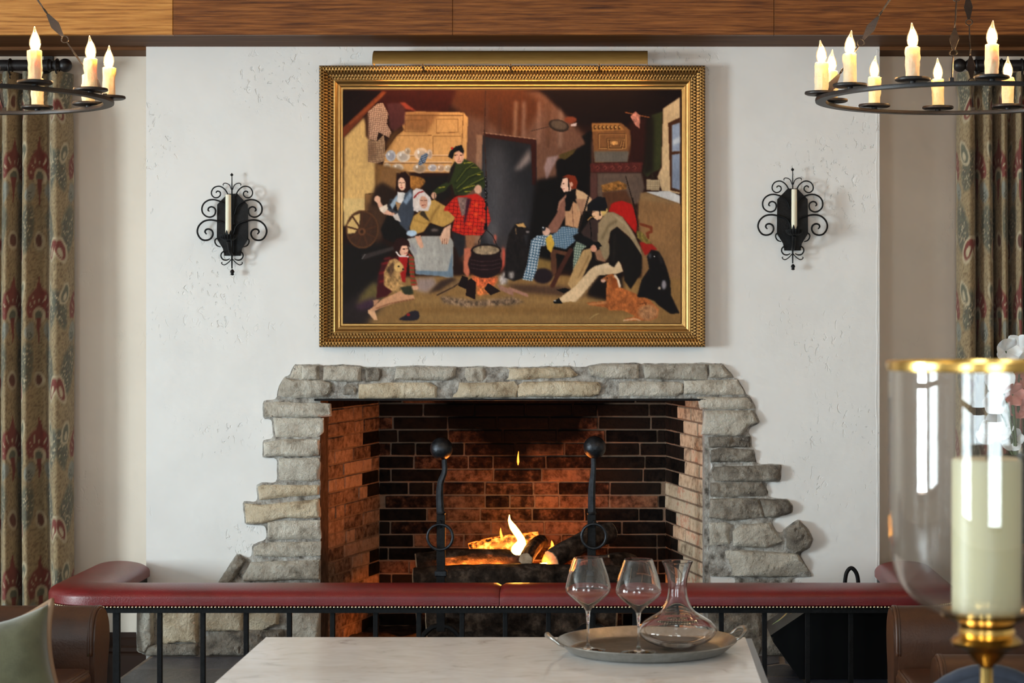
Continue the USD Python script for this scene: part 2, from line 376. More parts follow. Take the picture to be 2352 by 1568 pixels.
M['ember'] = mat('ember', {'g': ('geometry', {}), 'n': ('noise_texture', {'scale': 55, 'detail': 4}), 'r': ('rgb_ramp', {'ramp': [(0.40, (0.02, 0.002, 0.0)), (0.50, (0.9, 0.18, 0.012)), (0.64, (1.0, 0.40, 0.085))]}), 'e': ('emission', {'strength': 190.0})},
                 [('g.position', 'n.vector'), ('n.fac', 'r.fac'), ('r.color', 'e.color')], surface='e.emission')
def brick_mat(name, stops, soot_shade, seed):
    """Old firebrick: tone differs from brick to brick, blotches, smoke-shelf shadow painted into the back wall, soot high on the sides."""
    n = {'g': ('geometry', {}), 'o': ('object_info', {}), 'n': ('noise_texture', {'scale': 34, 'detail': 6, 'roughness': 0.65}),
         'mx': ('math', {'math_type': 'multiply_add', 'value2': 0.42, 'value3': -0.30}), 'ad': ('math', {'math_type': 'add'}),
         'sc': ('math', {'math_type': 'multiply', 'value2': 1.30}), 'r': ('rgb_ramp', {'ramp': stops}),
         's': ('separate_xyz', {}), 'x2': ('math', {'math_type': 'multiply'}), 'xk': ('math', {'math_type': 'multiply_add', 'value2': soot_shade[0], 'value3': soot_shade[1]}),
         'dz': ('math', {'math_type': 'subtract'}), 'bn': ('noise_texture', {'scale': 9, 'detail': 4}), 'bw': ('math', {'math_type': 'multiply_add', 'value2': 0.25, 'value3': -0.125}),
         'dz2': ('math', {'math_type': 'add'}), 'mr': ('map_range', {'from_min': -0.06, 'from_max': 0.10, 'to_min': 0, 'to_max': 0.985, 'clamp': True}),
         'mm': ('mix', {'color2': (0.004, 0.003, 0.003)}), 'b': ('bump', {'strength': 1.0, 'distance': 0.006}), 'p': ('principled_bsdf', {'roughness': 0.85, 'specular_ior_level': 0.06})}  # on the back wall this near-black arc is shadow mixed into the colour
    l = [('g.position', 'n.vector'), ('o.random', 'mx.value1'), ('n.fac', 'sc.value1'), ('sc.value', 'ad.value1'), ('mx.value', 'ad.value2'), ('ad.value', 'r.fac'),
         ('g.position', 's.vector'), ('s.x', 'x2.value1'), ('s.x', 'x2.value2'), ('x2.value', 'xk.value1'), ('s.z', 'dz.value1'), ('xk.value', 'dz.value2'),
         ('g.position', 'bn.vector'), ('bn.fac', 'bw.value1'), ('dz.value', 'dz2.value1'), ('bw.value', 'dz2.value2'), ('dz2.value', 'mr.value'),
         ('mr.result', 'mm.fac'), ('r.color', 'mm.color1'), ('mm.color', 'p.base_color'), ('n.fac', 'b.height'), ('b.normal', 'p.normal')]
    return mat(name, n, l)
M['brick_back'] = brick_mat('firebrick_back', [(0.25, (0.008, 0.004, 0.003)), (0.45, (0.035, 0.015, 0.009)), (0.60, (0.11, 0.048, 0.027)), (0.85, (0.24, 0.115, 0.065))], (2.0, 0.80), 1)  # last pair shapes the shadow arc painted under the crown
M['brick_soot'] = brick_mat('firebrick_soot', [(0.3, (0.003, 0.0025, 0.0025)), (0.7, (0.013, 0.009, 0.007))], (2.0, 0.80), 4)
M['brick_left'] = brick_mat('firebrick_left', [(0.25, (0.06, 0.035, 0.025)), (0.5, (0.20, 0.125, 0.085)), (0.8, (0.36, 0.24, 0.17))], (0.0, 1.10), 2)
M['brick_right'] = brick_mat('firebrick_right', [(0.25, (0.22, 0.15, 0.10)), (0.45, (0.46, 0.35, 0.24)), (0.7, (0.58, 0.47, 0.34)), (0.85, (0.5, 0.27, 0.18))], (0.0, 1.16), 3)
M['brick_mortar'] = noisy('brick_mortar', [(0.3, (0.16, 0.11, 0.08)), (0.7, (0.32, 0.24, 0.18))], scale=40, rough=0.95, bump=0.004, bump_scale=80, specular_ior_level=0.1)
M['back_mortar'] = brick_mat('shaded_back_mortar', [(0.3, (0.07, 0.045, 0.03)), (0.7, (0.20, 0.135, 0.095))], (2.0, 0.80), 5)  # mortar carries the same painted-in shadow arc as the back bricks
M['jamb'] = noisy('jamb_stone', [(0.3, (0.05, 0.032, 0.024)), (0.7, (0.14, 0.09, 0.065))], scale=25, rough=0.95, bump=0.01, bump_scale=60, specular_ior_level=0.1)
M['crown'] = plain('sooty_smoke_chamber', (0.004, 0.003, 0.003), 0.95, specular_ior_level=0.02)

# ================================================================== SETTING
BREAST, BACK, LINTEL = 8.0, 8.2, 1.146
def struct(name, mesh, m, smooth=False, parent='/World'):
    return obj(name, mesh, m, parent, smooth, kind='structure' if parent == '/World' else None)

struct('floor', box(-8.15, 4.65, -2.75, 8.35, -0.1, 0.0), M['floor'])
struct('ceiling', box(-8.15, 4.65, -2.75, 8.35, 2.75, 2.85), M['ceiling'])
def wall_with_holes(b, holes):
    m = mf(box(*b))
    for h in holes:
        m = m - mf(box(*h))
    return m
side = {}
for n, c, w, h, aim, power in WINDOWS:
    side.setdefault(aim, []).append((c, w, h))
wl = [(-8.3, -7.9, c[1] - w / 2, c[1] + w / 2, c[2] - h / 2, c[2] + h / 2) for c, w, h in side[(1, 0, 0)]]
wf = [(c[0] - w / 2, c[0] + w / 2, -2.9, -2.5, c[2] - h / 2, c[2] + h / 2) for c, w, h in side[(0, 1, 0)]]
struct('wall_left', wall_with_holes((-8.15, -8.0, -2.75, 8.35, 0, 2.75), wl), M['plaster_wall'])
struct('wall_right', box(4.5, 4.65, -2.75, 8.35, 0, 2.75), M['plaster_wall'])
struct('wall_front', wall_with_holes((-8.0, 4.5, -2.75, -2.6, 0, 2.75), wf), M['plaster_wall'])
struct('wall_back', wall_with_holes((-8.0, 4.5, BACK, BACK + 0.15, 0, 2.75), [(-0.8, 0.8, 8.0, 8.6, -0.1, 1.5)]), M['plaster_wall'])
# chimney breast with the fireplace opening; its arrises are softly worn
o = Polygon([(-1.42, 0), (1.423, 0), (1.423, 2.52), (-1.42, 2.52)])
o = o.difference(shapely.box(-0.752, -0.1, 0.752, LINTEL))
def refine_edge(poly):
    m = prism(poly, BREAST, BACK)
    return m
struct('wall_chimney', refine_edge(o), M['plaster'])
er = np.linspace(0.2, 2.5, 300)
for s, xx in ((1, 1.423),):      # hand-plastered corner, uneven along its height
    wob = (meshkit.fbm(np.stack([er * 9, 0 * er + s, 0 * er], 1), 4, 3) - 0.5) * (0.012 if s > 0 else 0.003)
    struct('wall_corner', tube(np.stack([xx - s * 0.010 + wob, np.full(300, BREAST + 0.0095), er], 1), 0.0105, 10), M['plaster'], True)

# windows: frame, each muntin bar and each pane
def window(n, c, w, h, aim):
    p = thing(f'window_{n}', None, None, c, kind='structure')
    a = np.array(aim, float); u = np.cross([0, 0, 1.0], a)
    def slab(u0, u1, z0, z1, d0, d1):
        m = box(u0, u1, d0, d1, z0, z1)
        v = m.vertices
        m.vertices = np.array(c) + v[:, :1] * u + v[:, 1:2] * a + v[:, 2:] * [0, 0, 1.0]
        if m.volume < 0: m.invert()
        return m
    f = 0.06
    fr = [slab(-w / 2, w / 2, h / 2 - f, h / 2, -.12, .03), slab(-w / 2, w / 2, -h / 2, -h / 2 + f, -.12, .05), slab(-w / 2, -w / 2 + f, -h / 2 + f, h / 2 - f, -.12, .03), slab(w / 2 - f, w / 2, -h / 2 + f, h / 2 - f, -.12, .03)]
    obj('window_frame', fr, M['trim'], p, False)
    nx, nz = 3, 3
    for i in range(1, nx):
        x = -w / 2 + f + (w - 2 * f) * i / nx
        obj('muntin', slab(x - .015, x + .015, -h / 2 + f, h / 2 - f, -.07, -.03), M['trim'], p, False)
    for i in range(1, nz):
        z = -h / 2 + f + (h - 2 * f) * i / nz
        obj('muntin', slab(-w / 2 + f, w / 2 - f, z - .015, z + .015, -.068, -.032), M['trim'], p, False)
    for i in range(nx):
        for k in range(nz):
            x0, x1 = -w / 2 + f + (w - 2 * f) * np.array([i, i + 1]) / nx
            z0, z1 = -h / 2 + f + (h - 2 * f) * np.array([k, k + 1]) / nz
            obj('pane', slab(x0, x1, z0, z1, -.052, -.049), M['pane'], p, False)
for n, c, w, h, aim, power in WINDOWS:
    window(n, c, w, h, aim)

# beam over the fireplace wall: three face boards, soffit and a thin trim against the back wall
def beam():
    p = thing('trim_1', None, None, (0, 7.9, 2.6), kind='structure')
    obj('core', box(-8.0, 4.5, 7.68, 8.2, 2.53, 2.75), M['trim'], p, False)
    z0 = 2.508
    xs = [-8.0, at(397, 0, 7.65)[0], at(1040, 0, 7.65)[0], at(1778, 0, 7.65)[0], 4.5]
    for k in range(4):
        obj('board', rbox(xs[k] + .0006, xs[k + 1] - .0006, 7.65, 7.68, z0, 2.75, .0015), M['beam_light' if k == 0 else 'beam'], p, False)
    obj('soffit_board', rbox(-8.0, 4.5, 7.652, 8.0, z0 + .001, 2.53, .002), M['trim'], p, False)
    obj('soffit_board', rbox(-8.0, 4.5, 8.002, 8.2, z0 - .012, 2.53, .002), M['trim'], p, False)
beam()
for s in (-1, 1):
    prof = [(0, 0), (-.022, 0), (-.022, .12), (-.016, .128), (-.020, .136), (-.020, .150), (-.012, .158), (-.014, .182), (-.006, .190), (-.006, .21), (0, .21)]
    x0, x1 = sorted((s * 1.43, -8.0 if s < 0 else 4.5))
    struct('baseboard_left' if s < 0 else 'baseboard_right', prism(Polygon([(BACK + a, b) for a, b in prof]), x0, x1, 'yz'), M['skirting'])

# hearth: slab and slates
hp = thing('hearth', 'raised slate hearth of dark flagstones with pale grout lines before the fire', 'hearth', (0, 7.7, 0))
obj('hearth_slab', [box(-1.40, 1.40, 7.36, 8.0, 0, .1505), box(-.74, .74, 8.0, 8.8, 0, .14)], M['grout'], hp, False)
rs = np.random.default_rng(11)
tiles = [shapely.box(-1.385, 7.695, -0.985, 7.97), shapely.box(-1.385, 7.37, -0.985, 7.672)]
seeds = [(x + rs.uniform(-.09, .09), y + rs.uniform(-.05, .05)) for x in np.arange(-.86, 1.4, .30) for y in (7.45, 7.66, 7.88)]
region = shapely.box(-0.965, 7.37, 1.395, 7.975)
tiles += [g.intersection(region).buffer(-.011).buffer(-.004).buffer(.004) for g in shapely.voronoi_polygons(MultiPoint(seeds), extend_to=region).geoms]
for g in tiles:
    if g.area < .003 or g.geom_type != 'Polygon':
        continue
    obj('slate', prism(g.simplify(.001), .10, .152 + rs.uniform(-.0015, .0015), 'xy'), M['slate'], hp, False)

# firebox: every brick its own
def firebox():
    p = thing('firebox', 'sooty firebox lined with old orange and buff bricks behind the logs', 'firebox', (0, 8.5, .15))
    YB, XB, YF, XF = 8.76, .61, 8.20, .750
    r = np.random.default_rng(3)
    def brick(a, b, s0, s1, z0, z1, m):
        """Brick on the wall from a to b (plan points), between s0 and s1 along it; faces the fire."""
        a, b = np.array(a, float), np.array(b, float)
        t = (b - a) / np.linalg.norm(b - a); n = np.array([-t[1], t[0]])
        n = n * np.sign(n @ (np.array([0, 8.45]) - a))
        out = .0045 + r.uniform(-.0015, .0022)
        g = rbox(s0 + .003, s1 - .003, -.05, out, z0 + .003, z1 - .003, .003)
        v = g.vertices + r.normal(0, .0007, g.vertices.shape)
        w = a[None] + v[:, :1] * t + v[:, 1:2] * n
        g.vertices = np.column_stack([w, v[:, 2]])
        if g.volume < 0: g.invert()
        obj('brick', g, m, p, 35)
    c = .0555
    zs = np.arange(.15, 1.20, c)
    for k, z in enumerate(zs):
        L = 2 * XB; x = -r.uniform(.02, .08) - (.105 if k % 2 else 0)
        while x < L - .01:
            w = .212 + r.uniform(-.012, .02)
            if r.random() < .16: w = .105
            s0, s1 = max(x, 0), min(x + w, L)
            if s1 - s0 > .03:
                mid = (s0 + s1) / 2 - XB
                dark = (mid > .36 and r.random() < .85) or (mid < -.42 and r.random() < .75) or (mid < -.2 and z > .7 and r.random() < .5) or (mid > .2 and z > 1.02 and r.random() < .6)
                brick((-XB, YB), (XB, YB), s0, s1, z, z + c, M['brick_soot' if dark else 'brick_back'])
            x += w
        for sgn in (-1, 1):
            L = math.hypot(XF - XB, YB - YF); x = -r.uniform(.0, .05) - (.1 if k % 2 else 0)
            while x < L - .01:
                w = .20 + r.uniform(-.015, .02)
                if r.random() < .22: w = .1
                s0, s1 = max(x, 0), min(x + w, L)
                if s1 - s0 > .02:
                    mid = (s0 + s1) / 2
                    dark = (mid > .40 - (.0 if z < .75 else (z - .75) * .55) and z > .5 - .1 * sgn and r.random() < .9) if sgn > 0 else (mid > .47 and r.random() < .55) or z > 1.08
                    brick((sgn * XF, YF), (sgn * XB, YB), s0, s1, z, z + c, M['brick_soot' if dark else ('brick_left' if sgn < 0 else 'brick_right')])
                x += w
    quad = [box(-XB - .06, XB + .06, YB, YB + .06, .1, 1.4)]
    for sgn in (-1, 1):
        quad.append(prism(Polygon([(sgn * XF, YF - .01), (sgn * XB, YB), (sgn * (XB + .06), YB + .05), (sgn * (XF + .06), YF - .01)]), .1, 1.4, 'xy'))
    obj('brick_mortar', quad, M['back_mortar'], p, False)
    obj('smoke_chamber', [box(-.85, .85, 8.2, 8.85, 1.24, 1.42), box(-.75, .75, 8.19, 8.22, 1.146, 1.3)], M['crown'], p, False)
    rr = np.random.default_rng(5)
    gx, gy = np.meshgrid(np.linspace(-.70, .70, 60), np.linspace(8.22, 8.74, 30), indexing='ij')
    P = np.stack([gx * (1 - .12 * (gy - 8.22)), gy, .14 + .035 * meshkit.fbm(np.stack([gx * 14, gy * 14, 0 * gx], -1), 4, 2)], -1)
    obj('ash_bed', grid(P, flip=False), M['ash'], p, 40)
firebox()

# ------------------------------------------------------------------ rough stone surround
def rough_poly(poly, step=.006, amp=.0022, seed=0):
    L = poly.exterior.length; n = max(int(L / step), 8)
    pts = np.array([poly.exterior.interpolate(t).coords[0] for t in np.linspace(0, L, n, endpoint=False)])
    q = np.column_stack([pts * 45, np.full(n, seed * 7.3)])
    d = np.stack([meshkit.fbm(q, 3, seed) - .5, meshkit.fbm(q + 31, 3, seed + 9) - .5], 1) * 2 * amp
    g = Polygon(pts + d)
    return g if g.is_valid else g.buffer(0)

def stone_mesh(poly, depth, seed, amp=.008, step=.0058, face=BREAST, cuts=3, edge=.0055):
    r = np.random.default_rng(seed)
    poly = rough_poly(poly, step, .0024, seed)
    if poly.geom_type != 'Polygon':
        poly = max(poly.geoms, key=lambda g: g.area)
    ring_ = np.array(poly.exterior.coords)[:-1]
    x0, z0, x1, z1 = poly.bounds
    gx, gz = np.meshgrid(np.arange(x0, x1, step), np.arange(z0, z1, step))
    pts = np.column_stack([gx.ravel(), gz.ravel()]) + r.uniform(-.3, .3, (gx.size, 2)) * step
    inner = poly.buffer(-step * .55)
    pts = pts[shapely.contains_xy(inner, pts[:, 0], pts[:, 1])]
    P = np.vstack([ring_, pts]); nb = len(ring_)
    tri = Delaunay(P).simplices
    cen = P[tri].mean(1)
    tri = tri[shapely.contains_xy(poly, cen[:, 0], cen[:, 1])]
    d = shapely.distance(shapely.points(P), poly.exterior); d[:nb] = 0
    h = depth * (.50 + .50 * (1 - np.exp(-d / edge)))
    q = np.column_stack([P * 28, np.full(len(P), seed * 3.1)])
    ridge = np.abs(meshkit.fbm(q * .8, 3, seed + 20) - .5) * 2
    h = h + amp * (1 - np.exp(-d / edge)) * ((meshkit.fbm(q, 4, seed) - .5) * 2.0 - ridge * .9 + (np.abs(meshkit.fbm(q * 2.3, 3, seed + 40) - .5) - .12) * 1.5)
    cx_, cz_ = (x0 + x1) / 2, (z0 + z1) / 2
    for k in range(cuts if len(P) > 150 else 1):                                   # split faces: planes that shear off a corner
        a = r.uniform(0, 2 * PI); off = r.uniform(.15, .5) * (x1 - x0) / 2
        s = r.uniform(.25, .8)
        h = np.minimum(h, depth + .004 - s * np.maximum((P[:, 0] - cx_) * math.cos(a) + (P[:, 1] - cz_) * math.sin(a) - off, -1) * .6)
    h = np.maximum(h, .004)
    V = np.column_stack([P[:, 0], face - h, P[:, 1]])
    B = np.column_stack([ring_[:, 0], np.full(nb, face + .004), ring_[:, 1]])
    k = np.arange(nb); k2 = (k + 1) % nb; off = len(V)
    t3 = P[tri]; area = (t3[:, 1, 0] - t3[:, 0, 0]) * (t3[:, 2, 1] - t3[:, 0, 1]) - (t3[:, 2, 0] - t3[:, 0, 0]) * (t3[:, 1, 1] - t3[:, 0, 1])
    tri = np.where(area[:, None] > 0, tri, tri[:, [0, 2, 1]])
    ccw = Polygon(ring_).exterior.is_ccw
    sides = np.vstack([np.stack([k, off + k, k2], 1), np.stack([k2, off + k, off + k2], 1)])
    if not ccw: sides = sides[:, ::-1]
    return trimesh.Trimesh(np.vstack([V, B]), np.vstack([tri, sides]), process=False)

def pxpoly(pts, ox=0, oy=0, s=1.0, d=BREAST):
    return Polygon([at(ox + x / s, oy + y / s, d)[[0, 2]] for x, y in pts])

STONES = []   # (polygon, kind, depth)
def S(ox, oy, s, pts, kind='stone', depth=.030):
    STONES.append((pxpoly(pts, ox, oy, s), kind, depth))
a = (490, 820, 2.903)
S(*a, [(345, 300), (420, 296), (785, 308), (792, 395), (600, 400), (345, 396)], 'stone', .034)
S(*a, [(402, 404), (738, 404), (736, 500), (700, 532), (418, 532)], 'stone', .022)
S(*a, [(342, 566), (470, 545), (712, 545), (708, 652), (640, 660), (342, 658)], 'stone', .036)
S(*a, [(440, 672), (700, 668), (715, 700), (712, 815), (660, 826), (440, 818)], 'stone', .028)
S(*a, [(300, 860), (330, 848), (712, 852), (708, 915), (480, 930), (312, 952)], 'stone_warm', .030)
S(*a, [(212, 972), (330, 982), (710, 942), (718, 1062), (640, 1072), (480, 1066), (330, 1106), (225, 1104)], 'stone_warm', .036)
S(*a, [(362, 1090), (715, 1085), (722, 1208), (560, 1210), (372, 1214)], 'stone', .026)
S(*a, [(272, 1262), (330, 1234), (722, 1226), (718, 1320), (500, 1330), (272, 1322)], 'stone', .028)
S(*a, [(200, 1460), (255, 1362), (500, 1356), (716, 1346), (716, 1482), (560, 1478), (330, 1490), (205, 1488)], 'stone', .034)
S(*a, [(165, 1322), (215, 1348), (190, 1400), (110, 1502), (48, 1500)], 'stone_dark', .040)
a = (640, 820, 4.356)
S(*a, [(6, 378), (20, 300), (72, 212), (165, 236), (440, 232), (520, 262), (525, 330), (480, 390), (160, 396)], 'stone', .036)
S(*a, [(662, 300), (690, 276), (772, 300), (770, 366), (662, 368)], 'stone_dark', .022)
S(*a, [(812, 280), (1100, 262), (1500, 262), (1578, 300), (1578, 396), (1200, 400), (812, 404)], 'stone_warm', .030)
S(*a, [(1630, 280), (1700, 262), (2100, 262), (2355, 250), (2385, 290), (2376, 392), (1640, 398)], 'stone_warm', .030)
S(*a, [(122, 205), (170, 92), (240, 92), (240, 212)], 'stone', .014)
S(*a, [(248, 92), (398, 90), (402, 214), (248, 214)], 'stone', .036)
S(*a, [(462, 100), (640, 92), (820, 104), (818, 232), (700, 236), (462, 226)], 'stone', .034)
S(*a, [(878, 118), (1022, 118), (1030, 180), (1000, 230), (888, 228)], 'stone_dark', .026)
S(*a, [(1190, 108), (1450, 104), (1770, 112), (1760, 190), (1700, 226), (1170, 216)], 'stone', .038)
S(*a, [(1876, 116), (2040, 106), (2064, 150), (2056, 236), (1900, 238), (1870, 190)], 'stone', .020)
a = (1140, 820, 3.794)
S(*a, [(-100, 100), (0, 108), (630, 92), (700, 150), (660, 166), (200, 188), (-96, 188)], 'stone_warm', .030)
S(*a, [(192, 250), (240, 222), (600, 215), (880, 222), (908, 260), (885, 318), (820, 336), (200, 336)], 'stone_warm', .036)
S(*a, [(1075, 232), (1140, 218), (1560, 222), (1618, 240), (1622, 300), (1560, 334), (1080, 330)], 'stone', .026)
S(*a, [(1640, 212), (2090, 204), (2150, 300), (2148, 318), (1640, 316)], 'stone', .034)
S(*a, [(812, 88), (935, 68), (1235, 66), (1232, 180), (960, 182), (830, 150)], 'stone', .036)
S(*a, [(1292, 72), (1826, 66), (1826, 188), (1500, 188), (1300, 178)], 'stone', .034)
S(*a, [(1862, 72), (1960, 70), (2040, 160), (2020, 172), (1862, 172)], 'stone', .034)
a = (1560, 820, 2.903)
S(*a, [(116, 264), (300, 266), (455, 268), (500, 335), (490, 344), (138, 346)], 'stone', .034)
S(*a, [(168, 356), (485, 352), (522, 432), (470, 456), (412, 524), (320, 528), (146, 514)], 'stone', .034)
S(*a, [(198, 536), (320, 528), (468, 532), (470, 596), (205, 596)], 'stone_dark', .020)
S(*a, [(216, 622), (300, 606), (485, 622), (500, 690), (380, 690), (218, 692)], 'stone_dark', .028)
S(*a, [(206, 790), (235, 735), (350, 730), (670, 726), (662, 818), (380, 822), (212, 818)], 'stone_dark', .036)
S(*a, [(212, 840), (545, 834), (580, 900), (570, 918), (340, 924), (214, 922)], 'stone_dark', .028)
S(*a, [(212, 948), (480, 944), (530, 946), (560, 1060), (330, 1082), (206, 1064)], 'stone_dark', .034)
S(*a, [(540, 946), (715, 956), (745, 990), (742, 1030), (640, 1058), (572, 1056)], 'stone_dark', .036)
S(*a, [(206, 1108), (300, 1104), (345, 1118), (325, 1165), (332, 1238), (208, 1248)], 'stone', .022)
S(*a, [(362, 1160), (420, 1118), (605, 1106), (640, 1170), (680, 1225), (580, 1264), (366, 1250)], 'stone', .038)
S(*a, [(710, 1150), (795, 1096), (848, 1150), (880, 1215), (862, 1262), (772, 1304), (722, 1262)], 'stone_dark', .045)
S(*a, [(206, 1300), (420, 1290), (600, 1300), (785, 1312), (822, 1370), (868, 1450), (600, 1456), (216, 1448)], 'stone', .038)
a = (200, 1340, 4.2)
for pts, k in (([(512, 40), (640, 30), (645, 560), (560, 650), (500, 640), (500, 300)], 'stone'), ([(690, 30), (1070, 30), (1075, 555), (900, 545), (700, 572)], 'stone_warm'),
               ([(600, 590), (1070, 572), (1078, 690), (570, 700)], 'stone_dark'), ([(1140, 30), (1520, 30), (1500, 440), (1150, 442)], 'stone_warm'),
               ([(1540, 36), (1860, 36), (1850, 375), (1700, 430), (1535, 440)], 'stone_warm'), ([(1142, 458), (1895, 444), (1895, 690), (1142, 690)], 'stone_dark'),
               ([(1960, 36), (2255, 36), (2252, 690), (1950, 690)], 'stone')):
    S(*a, pts, k, .040)
a = (1600, 1340, 4.9)
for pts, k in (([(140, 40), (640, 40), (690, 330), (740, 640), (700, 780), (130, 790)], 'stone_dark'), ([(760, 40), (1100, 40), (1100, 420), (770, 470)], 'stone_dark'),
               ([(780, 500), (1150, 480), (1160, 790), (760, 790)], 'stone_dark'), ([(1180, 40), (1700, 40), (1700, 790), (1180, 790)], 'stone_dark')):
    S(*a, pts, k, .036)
fp = thing('fireplace_surround', 'rough pale limestone surround with ragged stepped edges set into the white plaster', 'fireplace', (0, BREAST, .15))
bed = shapely.union_all([g.buffer(.018) for g, _, _ in STONES]).buffer(.006).buffer(-.016)
opening = shapely.box(-.744, -.2, .744, LINTEL - .003)
bed = bed.union(shapely.box(at(690, 0, 8)[0], LINTEL, at(1660, 0, 8)[0], at(0, 842, 8)[2]))
bed = bed.difference(opening).difference(shapely.box(-2, -1, 2, .152))
parts = []
for k, g in enumerate(getattr(bed, 'geoms', [bed])):
    if g.area > .002:
        g = Polygon(g.exterior)
        g = g.difference(opening)
        for g2 in getattr(g, 'geoms', [g]):
            if g2.area > .002:
                parts.append(stone_mesh(g2, .010, 900 + k, amp=.007, step=.011, cuts=0))
obj('mortar_bed', parts, M['mortar'], fp, 40)
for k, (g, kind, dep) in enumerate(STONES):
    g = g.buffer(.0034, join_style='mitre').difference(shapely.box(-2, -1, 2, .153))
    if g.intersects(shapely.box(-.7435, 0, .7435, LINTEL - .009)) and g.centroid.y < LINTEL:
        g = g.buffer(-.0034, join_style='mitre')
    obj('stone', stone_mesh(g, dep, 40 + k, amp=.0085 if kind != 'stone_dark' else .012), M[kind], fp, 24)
obj('lintel_bar', rbox(-.765, .765, 7.972, 8.19, LINTEL - .008, LINTEL, .002), M['iron'], fp, False, label='thin black iron lintel bar under the top stones')
for s in (-1, 1):
    obj('jamb', box(*sorted((s * .744, s * .760)), 7.995, 8.22, .15, LINTEL - .008), M['jamb' if s < 0 else 'mortar'], fp, False)

# ================================================================== FENDER
def fender():
    p = thing('club_fender', 'red leather topped club fender with brass nails and black iron posts around the hearth', 'fender', (0, 7.29, 0))
    XL, YF, R = 1.51, 7.29, .10
    arc = [(-XL + R - R * math.cos(t), YF + R - R * math.sin(t)) for t in np.linspace(0, PI / 2, 14)]
    left = [(-XL, y) for y in np.linspace(7.985, YF + R + .02, 24)] + arc + [(x, YF) for x in np.linspace(-XL + R + .03, -.001, 90)]
    left = np.array(left)
    right = (left * [-1, 1])[::-1]
    def sweep(path, sec, caps=True, shrink=None):
        t = np.gradient(path, axis=0); t /= np.linalg.norm(t, axis=1, keepdims=True)
        n = np.stack([-t[:, 1], t[:, 0]], 1)
        V = []
        for k in range(len(path)):
            s = sec.copy()
            if shrink is not None:
                f = shrink[k]
                s = np.column_stack([s[:, 0] * (.90 + .10 * f), .452 + (s[:, 1] - .452) * f])
            V.append(np.column_stack([path[k, 0] + n[k, 0] * s[:, 0], path[k, 1] + n[k, 1] * s[:, 0], s[:, 1]]))
        V = np.array(V); m = len(sec)
        g = grid(V, close_u=True)
        f = [[k, 0, k + 1] for k in range(1, m - 1)]
        caps_ = np.array(f)
        e = (len(path) - 1) * m
        g = trimesh.Trimesh(g.vertices, np.vstack([g.faces, caps_, caps_[:, ::-1] + e]), process=False)
        g.fix_normals()
        return g
    top = [(-.110 * math.cos(t), .470 + .052 * abs(math.sin(t)) ** .62) for t in np.linspace(.12, PI - .12, 23)]
    sec = np.array([(-.100, .453), (-.109, .460)] + top + [(.109, .460), (.100, .453)])
    def end(path, i):
        d = np.linalg.norm(path - path[i], axis=1)
        return np.clip(1 - .12 * np.exp(-(d / .006) ** 1.5), 0, 1)
    for path in (left, right):
        obj('cushion', sweep(path, sec, shrink=end(path, -1 if path is left else 0) * end(path, 0 if path is left else -1)), M['red'], p, 50)
    full = np.vstack([left, right])
    obj('top_rail', sweep(full, np.array([(-.098, .432), (-.098, .453), (.098, .453), (.098, .432)])), M['iron'], p, 30)
    obj('base_rail', sweep(full, np.array([(-.012, .012), (-.012, .032), (.012, .032), (.012, .012)])), M['iron'], p, 30)
    X0 = at(1160, 0, 7.21)[0]
    for k in range(-9, 10):
        x = X0 + .1513 * k
        w = .012 if k == -9 else .0085
        obj('post', rbox(x - w, x + w, YF - .06 - .009, YF - .06 + .009, 0.0, .434, .0015), M['iron'], p, False)
    for s in (-1, 1):
        for y in (7.32, 7.52, 7.72, 7.92):
            obj('post', rbox(s * XL - .009, s * XL + .009, y - .009, y + .009, 0.0, .434, .0015), M['iron'], p, False)
    # nails: one continuous line along the outer edge, each far smaller than ten pixels
    t = np.gradient(full, axis=0); t /= np.linalg.norm(t, axis=1, keepdims=True)
    out = full - np.stack([-t[:, 1], t[:, 0]], 1) * -.1085 * 1.0
    side_ = 1 if np.linalg.norm(out[len(out) // 2] - [0, 7.18]) < .02 else -1
    out = full + np.stack([-t[:, 1], t[:, 0]], 1) * .1085 * side_
    L = np.r_[0, np.cumsum(np.linalg.norm(np.diff(out, axis=0), axis=1))]
    q = np.arange(.004, L[-1], .01253)
    q = np.column_stack([np.interp(q, L, out[:, 0]), np.interp(q, L, out[:, 1])])
    ball = trimesh.creation.icosphere(1, .0046)
    obj('nail_trim', [ball.copy().apply_translation([a, b, .4535]) for a, b in q], M['nail'], p, True, label='row of small polished nail heads', kind='stuff')
    for s in (-1, 1):
        ins = full + np.stack([-t[:, 1], t[:, 0]], 1) * -.100 * side_
fender()

